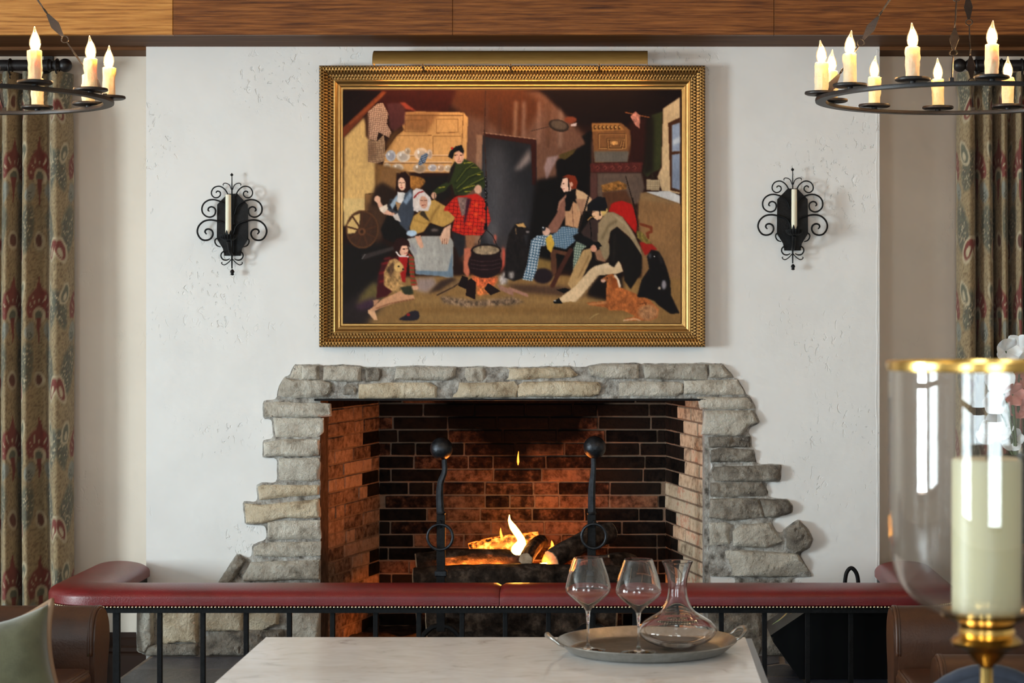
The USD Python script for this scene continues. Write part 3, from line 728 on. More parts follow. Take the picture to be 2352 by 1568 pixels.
# ================================================================== FIRE
def andiron(name, label, bx, by, shaft, barx, ringc, rr):
    d = 8.02
    b = at(barx, 1300, d)
    p = thing(name, label, 'andiron', (b[0], d, .145), group='pair of forged andirons')
    c = at(bx, by, d)
    s = trimesh.creation.uv_sphere(26 * d / FPX, count=[24, 48]); s.apply_translation(c)
    obj('ball_finial', s, M['forged'], p, True)
    P = spline([at(x, y, d) for x, y, r in shaft], 8)
    rad = np.interp(np.arange(len(P)) / 8, np.arange(len(shaft)), [r for *_, r in shaft]) * d / FPX
    obj('shaft', tube(P, rad, 8), M['forged'], p, 40)
    zc = at(0, 1178, d)[2]
    obj('collar', lathe([(0, -.006), (.016, -.006), (.019, 0), (.016, .006), (0, .006)], (b[0], d, zc), 20), M['forged'], p, 40)
    z1 = at(0, 1316, d)[2]
    obj('bar', rbox(b[0] - .0165, b[0] + .0165, d - .010, d + .010, .24, zc - .004, .002), M['iron'], p, False)
    obj('collar', rbox(b[0] - .024, b[0] + .024, d - .016, d + .016, z1 - .012, z1 + .012, .004), M['forged'], p, False)
    rc = at(*ringc, d - .022)
    obj('ring', ring(rc, rr * d / FPX, .0062, 40), M['forged'], p, True)
    obj('ring_eye', ring(rc + [0, .012, rr * d / FPX], .012, .004, 16, axis='x'), M['forged'], p, True)
    for s_ in (-1, 1):
        f = spline([(b[0], d, .262), (b[0] + s_ * .035, d, .256), (b[0] + s_ * .075, d, .215), (b[0] + s_ * .085, d, .165), (b[0] + s_ * .11, d, .153)], 8)
        obj('foot', tube(f, .011, 8), M['iron'], p, 40)
    obj('log_rest', [rbox(b[0] - .011, b[0] + .011, d, 8.60, .245, .268, .002), rbox(b[0] - .011, b[0] + .011, 8.57, 8.60, .15, .25, .002)], M['iron'], p, False)
andiron('andiron', 'forged iron andiron with ball top and hanging ring, left of the flames', 1014, 1030,
        [(1020, 1050, 6), (1021, 1082, 6.5), (1012, 1108, 8), (1010, 1140, 9), (1012, 1178, 9.5)], 1013, (1011, 1233), 29)
andiron('andiron', 'forged iron andiron with ball top and hanging ring, behind the wine glasses', 1366, 1027,
        [(1363, 1048, 5.5), (1363, 1084, 6.5), (1360, 1110, 8), (1359, 1140, 9), (1359, 1178, 9.5)], 1359, (1364, 1231), 28)

def log(label, a, b, r, seed, cut=(True, True), bend=.012):
    a, b = np.asarray(a, float), np.asarray(b, float)
    n = 44
    t = np.linspace(0, 1, n)
    ax = a[None] + (b - a)[None] * t[:, None]
    side_ = np.cross(b - a, [0, 0, 1.0]); side_ /= np.linalg.norm(side_)
    ax = ax + np.outer(np.sin(t * PI) * bend, [0, 0, 1.0])
    m = tube(ax, r, 36)
    v = m.vertices.copy()
    k = n * 36
    c = np.repeat(ax, 36, 0)
    rad = v[:k] - c
    ln = np.linalg.norm(b - a)
    th = np.tile(np.arange(36) * 2 * PI / 36, n)
    q = np.column_stack([np.cos(th) * 3.2, np.sin(th) * 3.2, np.repeat(t, 36) * ln * 9]) + seed * 5.7
    f = 1 + .26 * (meshkit.fbm(q, 3, seed) - .5) + .16 * (np.abs(meshkit.fbm(q * [2.5, 2.5, .7], 3, seed + 5) - .5) * 2 - .3)
    v[:k] = c + rad * f[:, None]
    m.vertices = v
    p = thing('log', label, 'log', (a + b) / 2, group='logs on the fire')
    lp = obj('bark', m, M['bark_lit' if 'glowing' in label else 'bark'], p, 60)
    for e, on in ((0, cut[0]), (1, cut[1])):
        if on:
            i0 = 0 if e == 0 else n - 1
            d_ = (a - b if e == 0 else b - a) / ln
            ringv = v[i0 * 36:(i0 + 1) * 36] * 1.0
            c0 = ringv.mean(0)
            front = c0 + (ringv - c0) * .93 + d_ * .004
            V = np.vstack([front, c0 + (ringv - c0) * .93, c0 + d_ * .005])
            kk = np.arange(36); k2 = (kk + 1) % 36
            F = np.vstack([np.stack([kk, k2, np.full(36, 72)], 1), np.stack([kk, 36 + kk, k2], 1), np.stack([k2, 36 + kk, 36 + k2], 1)])
            g = trimesh.Trimesh(V, F, process=False); g.fix_normals()
            obj('cut_end', g, M['cut'], p, 30, label='pale sawn end')
log('thick bark-covered log lying lowest on the hearth behind the fender posts', at(985, 0, 8.30) * [1, 1, 0] + [0, 0, .245], at(1415, 0, 8.28) * [1, 1, 0] + [0, 0, .24], .088, 1)
log('long dark front log resting on the lowest log under the flames', (at(952, 0, 8.33)[0], 8.33, .398), (at(1432, 0, 8.33)[0], 8.34, .405), .052, 2)
log('back log hidden low behind the burning logs', (-.42, 8.56, .27), (.34, 8.56, .27), .105, 3)
log('charred log with a round pale cut end left of the flames', at(957, 1292, 8.41), at(1196, 1284, 8.46), .038, 4, (True, False))
log('burning log glowing orange behind the tallest flame', at(1080, 1266, 8.56), at(1236, 1242, 8.60), .034, 5, (False, False))
log('short log with its pale cut end facing the room beside the flames', at(1208, 1284, 8.34), at(1243, 1244, 8.60), .030, 6, (True, False))
log('dark slanting log rising to the right of the flames', at(1268, 1285, 8.37), at(1402, 1222, 8.58), .043, 7, (True, True))
log('dark log behind the left wine glass at the right end of the fire', at(1395, 1300, 8.42), at(1452, 1300, 8.50), .046, 8, (False, True))
log('small pale split stick on the right-hand logs', at(1366, 1279, 8.37), at(1397, 1277, 8.36), .0065, 9, (True, True), 0)

def fire():
    d = 8.44
    p = thing('fire', 'yellow flames and glowing embers burning among the logs', 'fire', at(1190, 1300, d))
    def fl(pts, m, d=d, n=8):
        P = spline([at(x, y, d) for x, y, r in pts], n)
        rad = np.maximum(np.interp(np.arange(len(P)) / n, np.arange(len(pts)), [r for *_, r in pts]), .3) * d / FPX
        obj('flame', tube(P, rad, 14, up=(0, 1, 0), flat=(1, .55)), M[m], p, True)
    fl([(1189, 1284, 4), (1187, 1274, 14), (1190, 1262, 17), (1196, 1250, 13), (1197, 1240, 9.5), (1192, 1230, 8.5), (1185, 1220, 8.5), (1178, 1210, 8), (1173, 1201, 5.5), (1170, 1193, 3), (1170, 1182, .4)], 'flame')
    fl([(1204, 1268, 4), (1203, 1256, 7), (1201, 1242, 7), (1197, 1231, 3), (1195, 1224, .4)], 'flame', 8.45)
    fl([(1153, 1239, 1), (1152, 1232, 3.6), (1150, 1222, 2.5), (1150, 1212, .4)], 'flame_small')
    fl([(1269, 1262, 2), (1269, 1255, 4.6), (1268, 1247, 3), (1267, 1241, .4)], 'flame_small')
    fl([(1190, 1068, .6), (1190, 1060, 2.8), (1190, 1050, 2.0), (1191, 1036, .3)], 'flame_small')
    fl([(1248, 1300, 2), (1250, 1288, 6), (1256, 1274, 6), (1262, 1262, 3), (1266, 1254, .5)], 'flame_small', 8.5)
    def bed(x0, x1, y0, y1, d0, d1, seed):
        a, b = at(x0, y0, d0), at(x1, y1, d1)
        gx, gy = np.meshgrid(np.linspace(a[0], b[0], 40), np.linspace(a[1], b[1], 14), indexing='ij')
        z = a[2] + (b[2] - a[2]) * (gy - a[1]) / (b[1] - a[1]) + .02 * (meshkit.fbm(np.stack([gx * 40, gy * 40, 0 * gx + seed], -1), 3, seed) - .5)
        obj('ember_bed', grid(np.stack([gx, gy, z], -1)), M['ember'], p, 40)
    bed(1028, 1162, 1311, 1300, 8.37, 8.44, 1)
    bed(1090, 1205, 1280, 1262, 8.46, 8.54, 2)
    bed(1238, 1292, 1302, 1290, 8.38, 8.50, 3)
fire()

# ================================================================== COAL SCUTTLE
def scuttle():
    d0, d1 = 7.47, 7.76
    p = thing('coal_scuttle', 'black lacquered coal box with painted flowers on its sloping lid and an arched handle', 'coal scuttle', (1.2, 7.6, .152))
    prof = [(1836, 1560), (1776, 1474), (1776, 1462), (1910, 1372), (2035, 1366), (2052, 1560)]
    P = [at(x, y, d0)[[0, 2]] for x, y in prof]
    for q in (P[0], P[-1]):
        q[1] = .153
    body = prism(Polygon(P), d0, d1)
    obj('body', body, M['lacquer'], p, False)
    a, b = np.array(P[2]), np.array(P[3])
    n = np.array([-(b - a)[1], (b - a)[0]]); n /= np.linalg.norm(n); n = n if n[1] > 0 else -n
    lid0, lid1 = a + n * .001, b + n * .001
    u, w = np.meshgrid(np.linspace(-.02, 1.02, 90), np.linspace(-.03, 1.03, 60), indexing='ij')
    def lid(off):
        return np.stack([lid0[0] + (lid1 - lid0)[0] * u + n[0] * off, d0 + (d1 - d0) * w, lid0[1] + (lid1 - lid0)[1] * u + n[1] * off], -1)
    col = np.tile(np.array(srgb(22, 20, 26)), (u.size, 1)).reshape(*u.shape, 3)
    rr = np.random.default_rng(4)
    for k in range(14):
        cu, cw, th = rr.uniform(.12, .85), rr.uniform(.2, .85), rr.uniform(-.4, 1.0)
        du, dw = u - cu, (w - cw) * .9
        s, t = du * math.cos(th) + dw * math.sin(th), -du * math.sin(th) + dw * math.cos(th)
        m = smooth01(1.6 - 2.2 * ((s / .16) ** 2 + ((t - .8 * s * s) / .035) ** 2))[..., None]
        c = srgb(*[(110, 150, 95), (150, 185, 120), (60, 95, 80), (205, 170, 110), (75, 120, 125)][k % 5])
        col = col * (1 - m) + np.array(c) * m
    obj('lid', grid(lid(.010)), M['lacquer_painted'], p, False, colors=col.reshape(-1, 3), label='lid painted with green leaves and pale flowers')
    g = prism(Polygon([lid0 - (lid1 - lid0) * .02, lid1 + (lid1 - lid0) * .02, lid1 + (lid1 - lid0) * .02 + n * .0095, lid0 - (lid1 - lid0) * .02 + n * .0095]), d0 - .008, d1 + .008)
    obj('lid_board', g, M['lacquer'], p, False)
    h0, h1 = at(1940, 1370, 7.6), at(1970, 1370, 7.6)
    mid = at(1955, 1304, 7.6)
    hp_ = spline([h0, at(1941, 1335, 7.6), at(1945, 1314, 7.6), mid, at(1966, 1314, 7.6), at(1971, 1335, 7.6), h1], 8)
    obj('handle', tube(hp_, .0075, 10), M['iron'], p, True)
scuttle()

# ================================================================== SCONCES
def sconce(label, axis_px, dy):
    d = 7.972
    k = d / FPX / 5.227
    O = at(axis_px, 370 + dy, d)
    def q(zx, zy, y=0.0):
        return np.array([O[0] + (zx - 592) * k, d + y, O[2] - zy * k])
    p = thing('wall_sconce', label, 'sconce', q(592, 760), group='scrolled wall sconces')
    bp = [(535, 390), (650, 390), (775, 520), (780, 930), (705, 1050), (690, 1135), (494, 1135), (478, 1050), (404, 930), (409, 520)]
    poly = Polygon([q(x, y)[[0, 2]] for x, y in bp])
    obj('backplate', prism(poly, d + .004, d + .010), M['iron'], p, False)
    curves = [([(585, 345), (565, 292), (530, 268), (500, 266), (485, 282), (492, 294)], 4.5),
              ([(552, 420), (540, 395), (515, 350), (470, 312), (425, 302), (375, 320), (347, 365), (352, 410), (385, 438), (425, 435), (452, 408), (450, 375), (425, 360), (403, 371), (406, 383)], 6.5),
              ([(560, 640), (535, 560), (500, 515), (450, 485), (420, 473), (370, 462), (310, 470), (258, 505), (232, 560), (240, 620), (280, 660), (330, 672), (378, 650), (395, 605), (385, 568), (350, 548), (315, 560), (305, 590), (322, 602)], 8),
              ([(575, 880), (545, 790), (500, 745), (430, 722), (340, 706), (260, 720), (200, 770), (176, 835), (190, 895), (230, 940), (285, 950), (335, 930), (362, 885), (355, 840), (320, 816), (282, 822), (268, 850), (288, 878)], 9),
              ([(410, 925), (388, 950), (392, 985), (415, 1015), (455, 1030)], 7),
              ([(495, 1080), (465, 1108), (460, 1145), (485, 1180), (525, 1188), (565, 1172)], 7),
              ([(590, 1170), (550, 1215), (505, 1244), (475, 1236), (467, 1218), (478, 1214)], 5)]
    for s in (1, -1):
        for pts, r in curves:
            P = spline([q(592 + s * (x - 592), y, -.004) for x, y in pts], 6)
            rad = np.full(len(P), 1.25 * r * k); rad[-8:] = np.linspace(1.25 * r, r * .8, 8) * k
            obj('scroll', tube(P, rad, 8), M['iron'], p, True)
    obj('spine', [tube([q(592, y, -.005) for y in (1290, 1150, 900, 600, 400, 180)], np.array([8, 11, 13, 12, 9, 5]) * k, 8)], M['iron'], p, True)
    c = q(590, 165, -.005)
    obj('finial', [lathe([(0, -20 * k), (12 * k, -14 * k), (19 * k, 0), (12 * k, 12 * k), (4 * k, 18 * k), (0, 28 * k)], c, 16)], M['iron'], p, True)
    c = q(596, 1335, -.005)
    obj('finial', [lathe([(0, -38 * k), (20 * k, -30 * k), (22 * k, -18 * k), (14 * k, -12 * k), (27 * k, 4 * k), (20 * k, 24 * k), (8 * k, 36 * k), (0, 40 * k)], c, 20)], M['iron'], p, True)
    yo = -.078
    cz = q(592, 925, yo)
    nf = 36
    a = np.arange(nf * 2) * PI / nf
    scal = 1 + .05 * np.cos(a * nf / 2)
    prof = [(.004, -.012), (.018, -.012), (.030, -.003), (.033, .010), (.031, .010), (.028, -.001), (.016, -.009), (.004, -.009)]
    V = np.array([[(r * (1 + .045 * math.cos(t * 18) * (1 if r > .02 else 0)) * math.cos(t), r * (1 + .045 * math.cos(t * 18) * (1 if r > .02 else 0)) * math.sin(t), z) for t in np.linspace(0, 2 * PI, 108, endpoint=False)] for r, z in prof])
    g = grid(V, close_u=True); g.apply_translation(cz); g.fix_normals()
    obj('drip_pan', g, M['iron'], p, 40)
    leaves = []
    for t in np.arange(6) * PI / 3 + .3:
        P = np.array([cz + [math.cos(t) * r, math.sin(t) * r, z] for r, z in ((.010, -.006), (.0145, .006), (.0150, .018), (.0165, .028))])
        leaves.append(tube(P, np.array([.007, .0075, .005, .001]), 6, flat=(1, .3), up=(-math.cos(t), -math.sin(t), 0)))
    obj('candle_cup', leaves + [lathe([(0, -.01), (.013, -.01), (.0135, .012), (0, .012)], cz, 20)], M['iron'], p, 40)
    top = q(592, 415, yo)[2]
    obj('candle', lathe([(0, 0), (.0108, 0), (.0112, .02), (.0108, (top - cz[2]) * .6), (.0106, top - cz[2] - .003), (.0095, top - cz[2]), (0, top - cz[2] + .001)], cz, 24), M['taper'], p, 40, label='slim ivory candle')
    arm = spline([q(592, 930, yo) - [0, 0, .012], q(592, 1010, yo * .8), q(592, 1090, yo * .45), q(592, 1120, 0)], 6)
    obj('arm', tube(arm, .0075, 8), M['iron'], p, True)
    obj('bracket', [rbox(O[0] - .013, O[0] + .013, d, BREAST, q(0, 800)[2] - .012, q(0, 800)[2] + .012, .002)], M['iron'], p, False)
sconce('black scrolled iron wall sconce with an ivory candle, left of the painting', 533.3, 0)
sconce('black scrolled iron wall sconce with an ivory candle, right of the painting', 1820.5, -12)

# ================================================================== CHANDELIERS
def chandelier():
    L = 'ring chandelier with candle lamps hanging at the upper right'
    p = thing('chandelier', 'round black iron chandelier with candle lamps at the upper right of the picture', 'chandelier', (EX + .9232, 5.69, 2.066), rotz=1.55, group='ring chandeliers')
    R = .3916
    def o(name, mesh, m, parent=p, smooth=40, **k):
        return obj(name, mesh, m, parent, smooth, local=True, **k)
    def loc(r, a, z=0):
        return np.array([r * math.cos(a), r * math.sin(a), z])
    o('iron_ring', lathe([(R - .014, -.005), (R + .014, -.005), (R + .015, 0), (R + .014, .005), (R - .014, .005), (R - .015, 0), (R - .014, -.005)], n=160), M['bronze'])
    rr = np.random.default_rng(21)
    for k in range(12):
        a = -math.radians(30 * k)
        c = loc(R, a)
        o('saucer', lathe([(0, .0045), (.008, .0045), (.008, .010), (.040, .010), (.0455, .0125), (.0465, .016), (.045, .0195), (.041, .0185), (0, .0175)], c, 40), M['bronze'])
        h, n = .080, 26
        zz = np.linspace(0, h, n); th = np.arange(40) * 2 * PI / 40
        Z, T = np.meshgrid(zz, th, indexing='ij')
        dr = meshkit.fbm(np.stack([np.cos(T) * 4, np.sin(T) * 4, Z * 30 + k * 9], -1), 2, k)
        bl = np.clip(dr - .56, 0, .2) * .022 * (.4 + .6 * Z / h)
        r = .0172 + bl + .0006 * np.cos(Z * 60 + k)
        V = np.stack([r * np.cos(T), r * np.sin(T), Z + .0185], -1)
        g = grid(V, close_u=True)
        g = tm([g, lathe([(.0172, h + .0185), (.0150, h + .0200), (.0110, h + .0185), (0, h + .0185)], n=40)])
        g.apply_translation(c); g.fix_normals()
        o('candle_sleeve', g, M['wax'], smooth=50)
        z0, b = h + .0165, rr.uniform(0, 2 * PI)
        bx = np.array([math.cos(b), math.sin(b), 0])
        rp = [(0, .0085), (.010, .0128), (.020, .0150), (.030, .0142), (.040, .0105), (.048, .0066), (.055, .0036), (.061, .0024), (.0645, .0010)]
        P = spline([c + [0, 0, z0 + z] + bx * (max(z - .036, 0) ** 2 * 9 - max(z - .052, 0) * .25) for z, _ in rp], 4)
        rad = np.interp(np.arange(len(P)) / 4, np.arange(len(rp)), [x for _, x in rp])
        bu = o('bulb', tube(P, rad, 20), M['bulb'], smooth=True)
        o('filament_glow', lathe([(0, .004), (.0070, .006), (.0105, .013), (.0120, .021), (.0108, .029), (.0070, .036), (.0030, .041), (0, .043)], c + [0, 0, z0], 20), M['glow'], parent=bu, smooth=True)
    hub = np.array([0, 0, .556])
    for j in range(4):
        a = -math.radians(15 + 90 * j)
        a0, b0 = loc(R, a, .006), hub + loc(.012, a)
        o('chain_lug', rbox(a0[0] - .006, a0[0] + .006, a0[1] - .006, a0[1] + .006, -.004, .016, .001), M['bronze'])
        d = b0 - a0; ln = np.linalg.norm(d); d /= ln
        s1 = np.cross(d, [0, 0, 1.0]); s1 /= np.linalg.norm(s1); s2 = np.cross(s1, d)
        N = 7; st = ln / N
        for i in range(N):
            u = s2 if i % 2 == 0 else s1
            w = s1 if i % 2 == 0 else s2
            q0, q1 = a0 + d * (i * st + .013), a0 + d * ((i + 1) * st - .009)
            m_ = (q0 + q1) / 2
            pts = []
            for f, hw in ((0, .0035), (.5, .0125), (1, .0035)):
                for sg in (-1, 1):
                    for th_ in (-1, 1):
                        pts.append(q0 + (q1 - q0) * f + u * sg * hw + w * th_ * .0013)
            o('chain_link', tm(m3.Manifold.hull_points(np.array(pts, np.float32))), M['bronze'], smooth=False)
            A = np.arange(16) * PI / 8
            cc = a0 + d * ((i + 1) * st + .002)
            V = cc + .0095 * (np.cos(A)[:, None] * d + np.sin(A)[:, None] * w)
            o('chain_ring', tube(V, .0017, 6, closed=True), M['bronze'], smooth=True)
    o('hub', tm([lathe([(0, .53), (.014, .535), (.018, .556), (.014, .575), (.006, .585), (.006, .66), (0, .66)], n=24), lathe([(0, .655), (.055, .660), (.060, .672), (.06, .684), (0, .684)], n=40)]), M['bronze'])
    return p
c1 = chandelier()
c2 = thing('chandelier', 'round black iron chandelier with candle lamps at the upper left of the picture', 'chandelier', (EX - 1.8358, 5.69, 2.066), rotz=15.456, group='ring chandeliers')
pr = stage.GetPrimAtPath(c2)
pr.GetReferences().AddInternalReference(c1); pr.SetInstanceable(True)

# ================================================================== PAINTING
class Canvas:
    """A painted surface: polygons with soft edges laid over each other, sampled at the vertices of a fine mesh."""
    def __init__(s, x0, y0, x1, y1, step):
        s.step = step
        s.xs, s.ys = np.arange(x0, x1 + step, step), np.arange(y0, y1 + step, step)
        s.X, s.Y = np.meshgrid(s.xs, s.ys, indexing='ij')
        s.c = np.zeros(s.X.shape + (3,))
    Z = {'N': (0, 0, 1), 'A': (780, 200, 5.6), 'B': (1170, 200, 5.6), 'C': (780, 460, 5.4075), 'D': (1170, 460, 5.4075)}
    def tr(s, z, pts):
        ox, oy, k = s.Z[z]
        return np.asarray(pts, float) / k + [ox, oy]
    def mask(s, g, soft):
        x0, y0, x1, y1 = g.bounds
        m = soft * 3 + 3 * s.step
        i0, i1 = np.searchsorted(s.xs, [x0 - m, x1 + m]); j0, j1 = np.searchsorted(s.ys, [y0 - m, y1 + m])
        if i1 <= i0 or j1 <= j0:
            return None, None
        sl = (slice(i0, i1), slice(j0, j1))
        a = shapely.contains_xy(g, s.X[sl], s.Y[sl]).astype(float)
        return sl, gaussian_filter(a, soft / s.step, mode='nearest')
    def lay(s, g, col, soft, a=1.0, tex=0.0, pat=None):
        if not g.is_valid: g = g.buffer(0)
        sl, m = s.mask(g, soft)
        if sl is None: return
        c = np.broadcast_to(np.array(col, float), m.shape + (3,)).copy()
        if pat is not None:
            c = pat(s.X[sl], s.Y[sl], c)
        n = meshkit.fbm(np.stack([s.X[sl] / 5, s.Y[sl] / 7, 0 * m + sum(col)], -1), 3, 2) - .5
        c *= (1 + (.12 + tex) * n)[..., None]
        m = np.clip(m * a, 0, 1)[..., None]
        s.c[sl] = s.c[sl] * (1 - m) + c * m
    def poly(s, z, pts, col, soft=.75, a=1.0, sm=False, tex=0, pat=None):
        p = s.tr(z, pts)
        if sm: p = spline(p, 5, closed=True)
        s.lay(Polygon(p), col, soft, a, tex, pat)
    def line(s, z, pts, w, col, soft=.8, a=1.0):
        p = s.tr(z, pts)
        s.lay(shapely.LineString(p).buffer(max(w / s.Z[z][2] / 2, .9)), col, soft, a)
    def ell(s, z, cx_, cy_, rx, ry, col, soft=1.1, a=1.0, rot=0, tex=0, pat=None):
        t = np.linspace(0, 2 * PI, 28, endpoint=False)
        x, y = rx * np.cos(t), ry * np.sin(t)
        r = math.radians(rot)
        s.lay(Polygon(s.tr(z, np.stack([cx_ + x * math.cos(r) - y * math.sin(r), cy_ + x * math.sin(r) + y * math.cos(r)], 1))), col, soft, a, tex, pat)

def check(dx, dy, w, col, ang=0):
    def f(X, Y, c):
        ca, sa = math.cos(ang), math.sin(ang)
        u, v = X * ca + Y * sa, -X * sa + Y * ca
        m = np.maximum((np.abs((u / dx) % 1 - .5) < w / dx / 2) * 1.0, (np.abs((v / dy) % 1 - .5) < w / dy / 2) * 1.0)[..., None] * .8
        return c * (1 - m) + np.array(col, float) * m
    return f

def paint_scene():
    k = Canvas(791, 209, 1563, 741, 1.3)
    p, l, e = k.poly, k.line, k.ell
    k.c[:] = (40, 18, 12)
    # cottage room
    p('N', [(1000, 212), (1255, 212), (1330, 300), (1365, 330), (1350, 480), (1310, 600), (1060, 600), (1070, 262)], (112, 78, 62), 6)
    p('N', [(1000, 205), (1200, 205), (1252, 240), (1190, 330), (1120, 280), (1060, 262)], (88, 48, 28), 8)
    for x, c in ((1186, (150, 115, 95)), (1205, (138, 108, 95)), (1240, (140, 105, 90)), (1262, (95, 62, 45)), (1150, (80, 48, 34)), (1290, (140, 112, 98)), (1120, (90, 58, 45))):
        l('N', [(x, 238), (x - 3, 320 + (x % 7) * 8)], 9, c, 3, .7)
    p('N', [(840, 205), (1050, 205), (1030, 262), (900, 264)], (62, 20, 13), 4)
    p('N', [(1235, 205), (1565, 205), (1565, 250), (1480, 300), (1430, 290), (1330, 290)], (26, 11, 10), 4)
    p('A', [(75, 650), (330, 400), (480, 970), (480, 1360), (340, 1600), (60, 1600)], (212, 172, 112), 3)
    p('C', [(60, -20), (335, -20), (345, 200), (60, 330)], (214, 182, 126), 2)
    p('A', [(60, 60), (570, 60), (60, 520)], (28, 10, 8), 1)
    p('A', [(60, 530), (560, 60), (620, 70), (500, 200), (60, 660)], (118, 56, 30), 1.5)
    l('A', [(150, 480), (590, 90)], 18, (165, 92, 48), 2, .7)
    p('A', [(745, 340), (1000, 325), (1600, 335), (1660, 400), (1640, 960), (1440, 1110), (560, 1100), (600, 840), (740, 640), (840, 560)], (204, 154, 98), 1.2)
    p('A', [(870, 340), (1290, 340), (1140, 600), (830, 570)], (150, 104, 64), 4)
    for q in ([(865, 435), (1130, 430), (1130, 580), (850, 580)], [(1255, 420), (1530, 420), (1530, 590), (1255, 600)]):
        l('A', q + q[:1], 9, (128, 84, 48), .8, .8)
    for q in ([(760, 635), (1190, 630)], [(1220, 640), (1570, 640)], [(1210, 640), (1210, 870)], [(1600, 340), (1575, 900)], [(860, 375), (1600, 375)]):
        l('A', q, 9, (120, 80, 46), .8, .8)
    for y in (882, 972, 1085):
        l('A', [(590, y), (1450, y)], 12, (222, 180, 140), .8); l('A', [(590, y + 14), (1450, y + 14)], 8, (120, 84, 56), .8, .8)
    for x, y, rx, ry, c in ((670, 890, 65, 72, (180, 178, 186)), (830, 900, 88, 72, (206, 190, 176)), (885, 830, 40, 45, (190, 165, 140)), (1060, 870, 90, 82, (216, 186, 160)), (1168, 870, 36, 62, (196, 170, 150)),
                            (620, 1048, 60, 62, (200, 176, 152)), (760, 1045, 75, 55, (206, 184, 162)), (1040, 1050, 85, 66, (178, 150, 124)), (1205, 1045, 60, 45, (190, 180, 182)), (1310, 1050, 55, 48, (196, 160, 132)), (1400, 1050, 50, 44, (206, 180, 154))):
        e('A', x, y, rx, ry, c); e('A', x + 4, y + 6, rx * .62, ry * .62, tuple(int(v * .84) for v in c), 1.2, .9); e('A', x - rx * .4, y - ry * .3, rx * .16, ry * .3, (240, 232, 226), .9, .9)
    p('A', [(1020, 990), (1060, 890), (1130, 850), (1150, 880), (1110, 980), (1040, 1020)], (112, 124, 142), pat=check(60, 4.6, 1.6, (60, 66, 82), -.4))
    p('A', [(470, 980), (900, 1090), (930, 1180), (740, 1100), (600, 1220), (480, 1300)], (130, 92, 52), 3)
    p('A', [(375, 330), (500, 220), (570, 215), (640, 350), (620, 480), (680, 590), (650, 660), (510, 590), (490, 700), (370, 670)], (192, 152, 126), pat=check(5.2, 4.6, 1.1, (128, 94, 78), .12))
    p('A', [(345, 400), (385, 330), (385, 690), (350, 640)], (70, 42, 26), 2)
    p('A', [(380, 690), (500, 700), (580, 620), (600, 740), (590, 960), (480, 990), (380, 970)], (170, 136, 106), pat=check(4.6, 4.6, 1.0, (120, 90, 70), .05))
    p('A', [(380, 720), (480, 720), (470, 930), (380, 950)], (120, 88, 66), 4, .7)
    p('A', [(620, 220), (800, 210), (860, 270), (850, 480), (720, 580), (660, 540), (640, 350)], (84, 44, 42), 2)
    p('A', [(790, 210), (850, 205), (1000, 320), (860, 290)], (152, 66, 46), 1.6)
    p('A', [(680, 600), (850, 520), (740, 640), (620, 860), (600, 760)], (110, 76, 38), 4, .8)
    p('A', [(1080, 1165), (1430, 1140), (1440, 1400), (1330, 1480), (1170, 1420), (1080, 1280)], (26, 20, 19), 2)
    p('A', [(340, 1380), (470, 1370), (560, 1060), (740, 1060), (740, 1340), (460, 1400), (400, 1600), (340, 1600)], (136, 98, 60), 2)
    l('A', [(345, 1600), (345, 1385), (470, 1372)], 8, (90, 62, 36))
    p('A', [(470, 1300), (560, 1230), (760, 1340), (700, 1500), (400, 1600), (420, 1440)], (44, 28, 20), 4)
    p('A', [(920, 1150), (1080, 1180), (1105, 1240), (1000, 1330), (920, 1290)], (156, 106, 52), 1.5, sm=True, tex=.6)
    # doorway and smoke
    p('N', [(1096, 310), (1110, 312), (1108, 560), (1086, 560), (1094, 420)], (150, 112, 88), 1.4)
    p('N', [(1110, 312), (1232, 324), (1236, 570), (1104, 570)], (38, 37, 41), 1.2)
    e('N', 1140, 440, 30, 110, (84, 82, 86), 18, .9); e('N', 1185, 505, 24, 80, (66, 62, 66), 16, .9)
    p('B', [(60, 1090), (270, 790), (284, 950), (150, 1060)], (158, 142, 138), 5, .9)
    p('B', [(284, 720), (345, 680), (352, 1260), (300, 1260)], (58, 21, 16), 1.2)
    p('B', [(-330, 600), (340, 680), (340, 720), (280, 745), (-300, 650)], (60, 26, 20), 1.2)
    l('B', [(-330, 595), (345, 676)], 9, (160, 122, 100), .9)
    p('N', [(1232, 415), (1285, 405), (1385, 520), (1385, 610), (1205, 610), (1222, 500)], (14, 9, 9), 4)
    p('B', [(600, 960), (940, 760), (980, 740), (935, 640), (1060, 560), (1040, 1600), (860, 1300), (620, 1220)], (15, 9, 9), 2)
    p('B', [(640, 880), (860, 800), (830, 860), (720, 945), (650, 920)], (86, 70, 36), 1.2)
    p('B', [(490, 910), (640, 885), (600, 970), (480, 1200), (450, 1040)], (152, 126, 124), 2)
    l('B', [(280, 575), (520, 515)], 7, (78, 56, 46), .7)
    e('B', 640, 505, 132, 76, (50, 38, 32), 1, rot=14); e('B', 640, 498, 108, 56, (92, 76, 64), 1.6, rot=14)
    e('B', 790, 430, 78, 44, (124, 62, 40), 1.4); p('B', [(790, 490), (872, 466), (860, 515), (792, 516)], (196, 176, 176), 1)
    # carved cabinet
    p('B', [(1060, 470), (1440, 470), (1560, 570), (1570, 960), (1100, 980), (1070, 640)], (126, 84, 50), 1.2)
    p('B', [(1540, 470), (1760, 400), (1740, 980), (1500, 980), (1580, 700)], (52, 21, 16), 3)
    p('B', [(1062, 482), (1400, 476), (1480, 560), (1072, 582)], (160, 112, 62), 1)
    for x in range(1100, 1440, 52):
        e('B', x, 530, 18, 30, (88, 56, 28), .9); e('B', x + 10, 522, 8, 12, (214, 168, 104), .7)
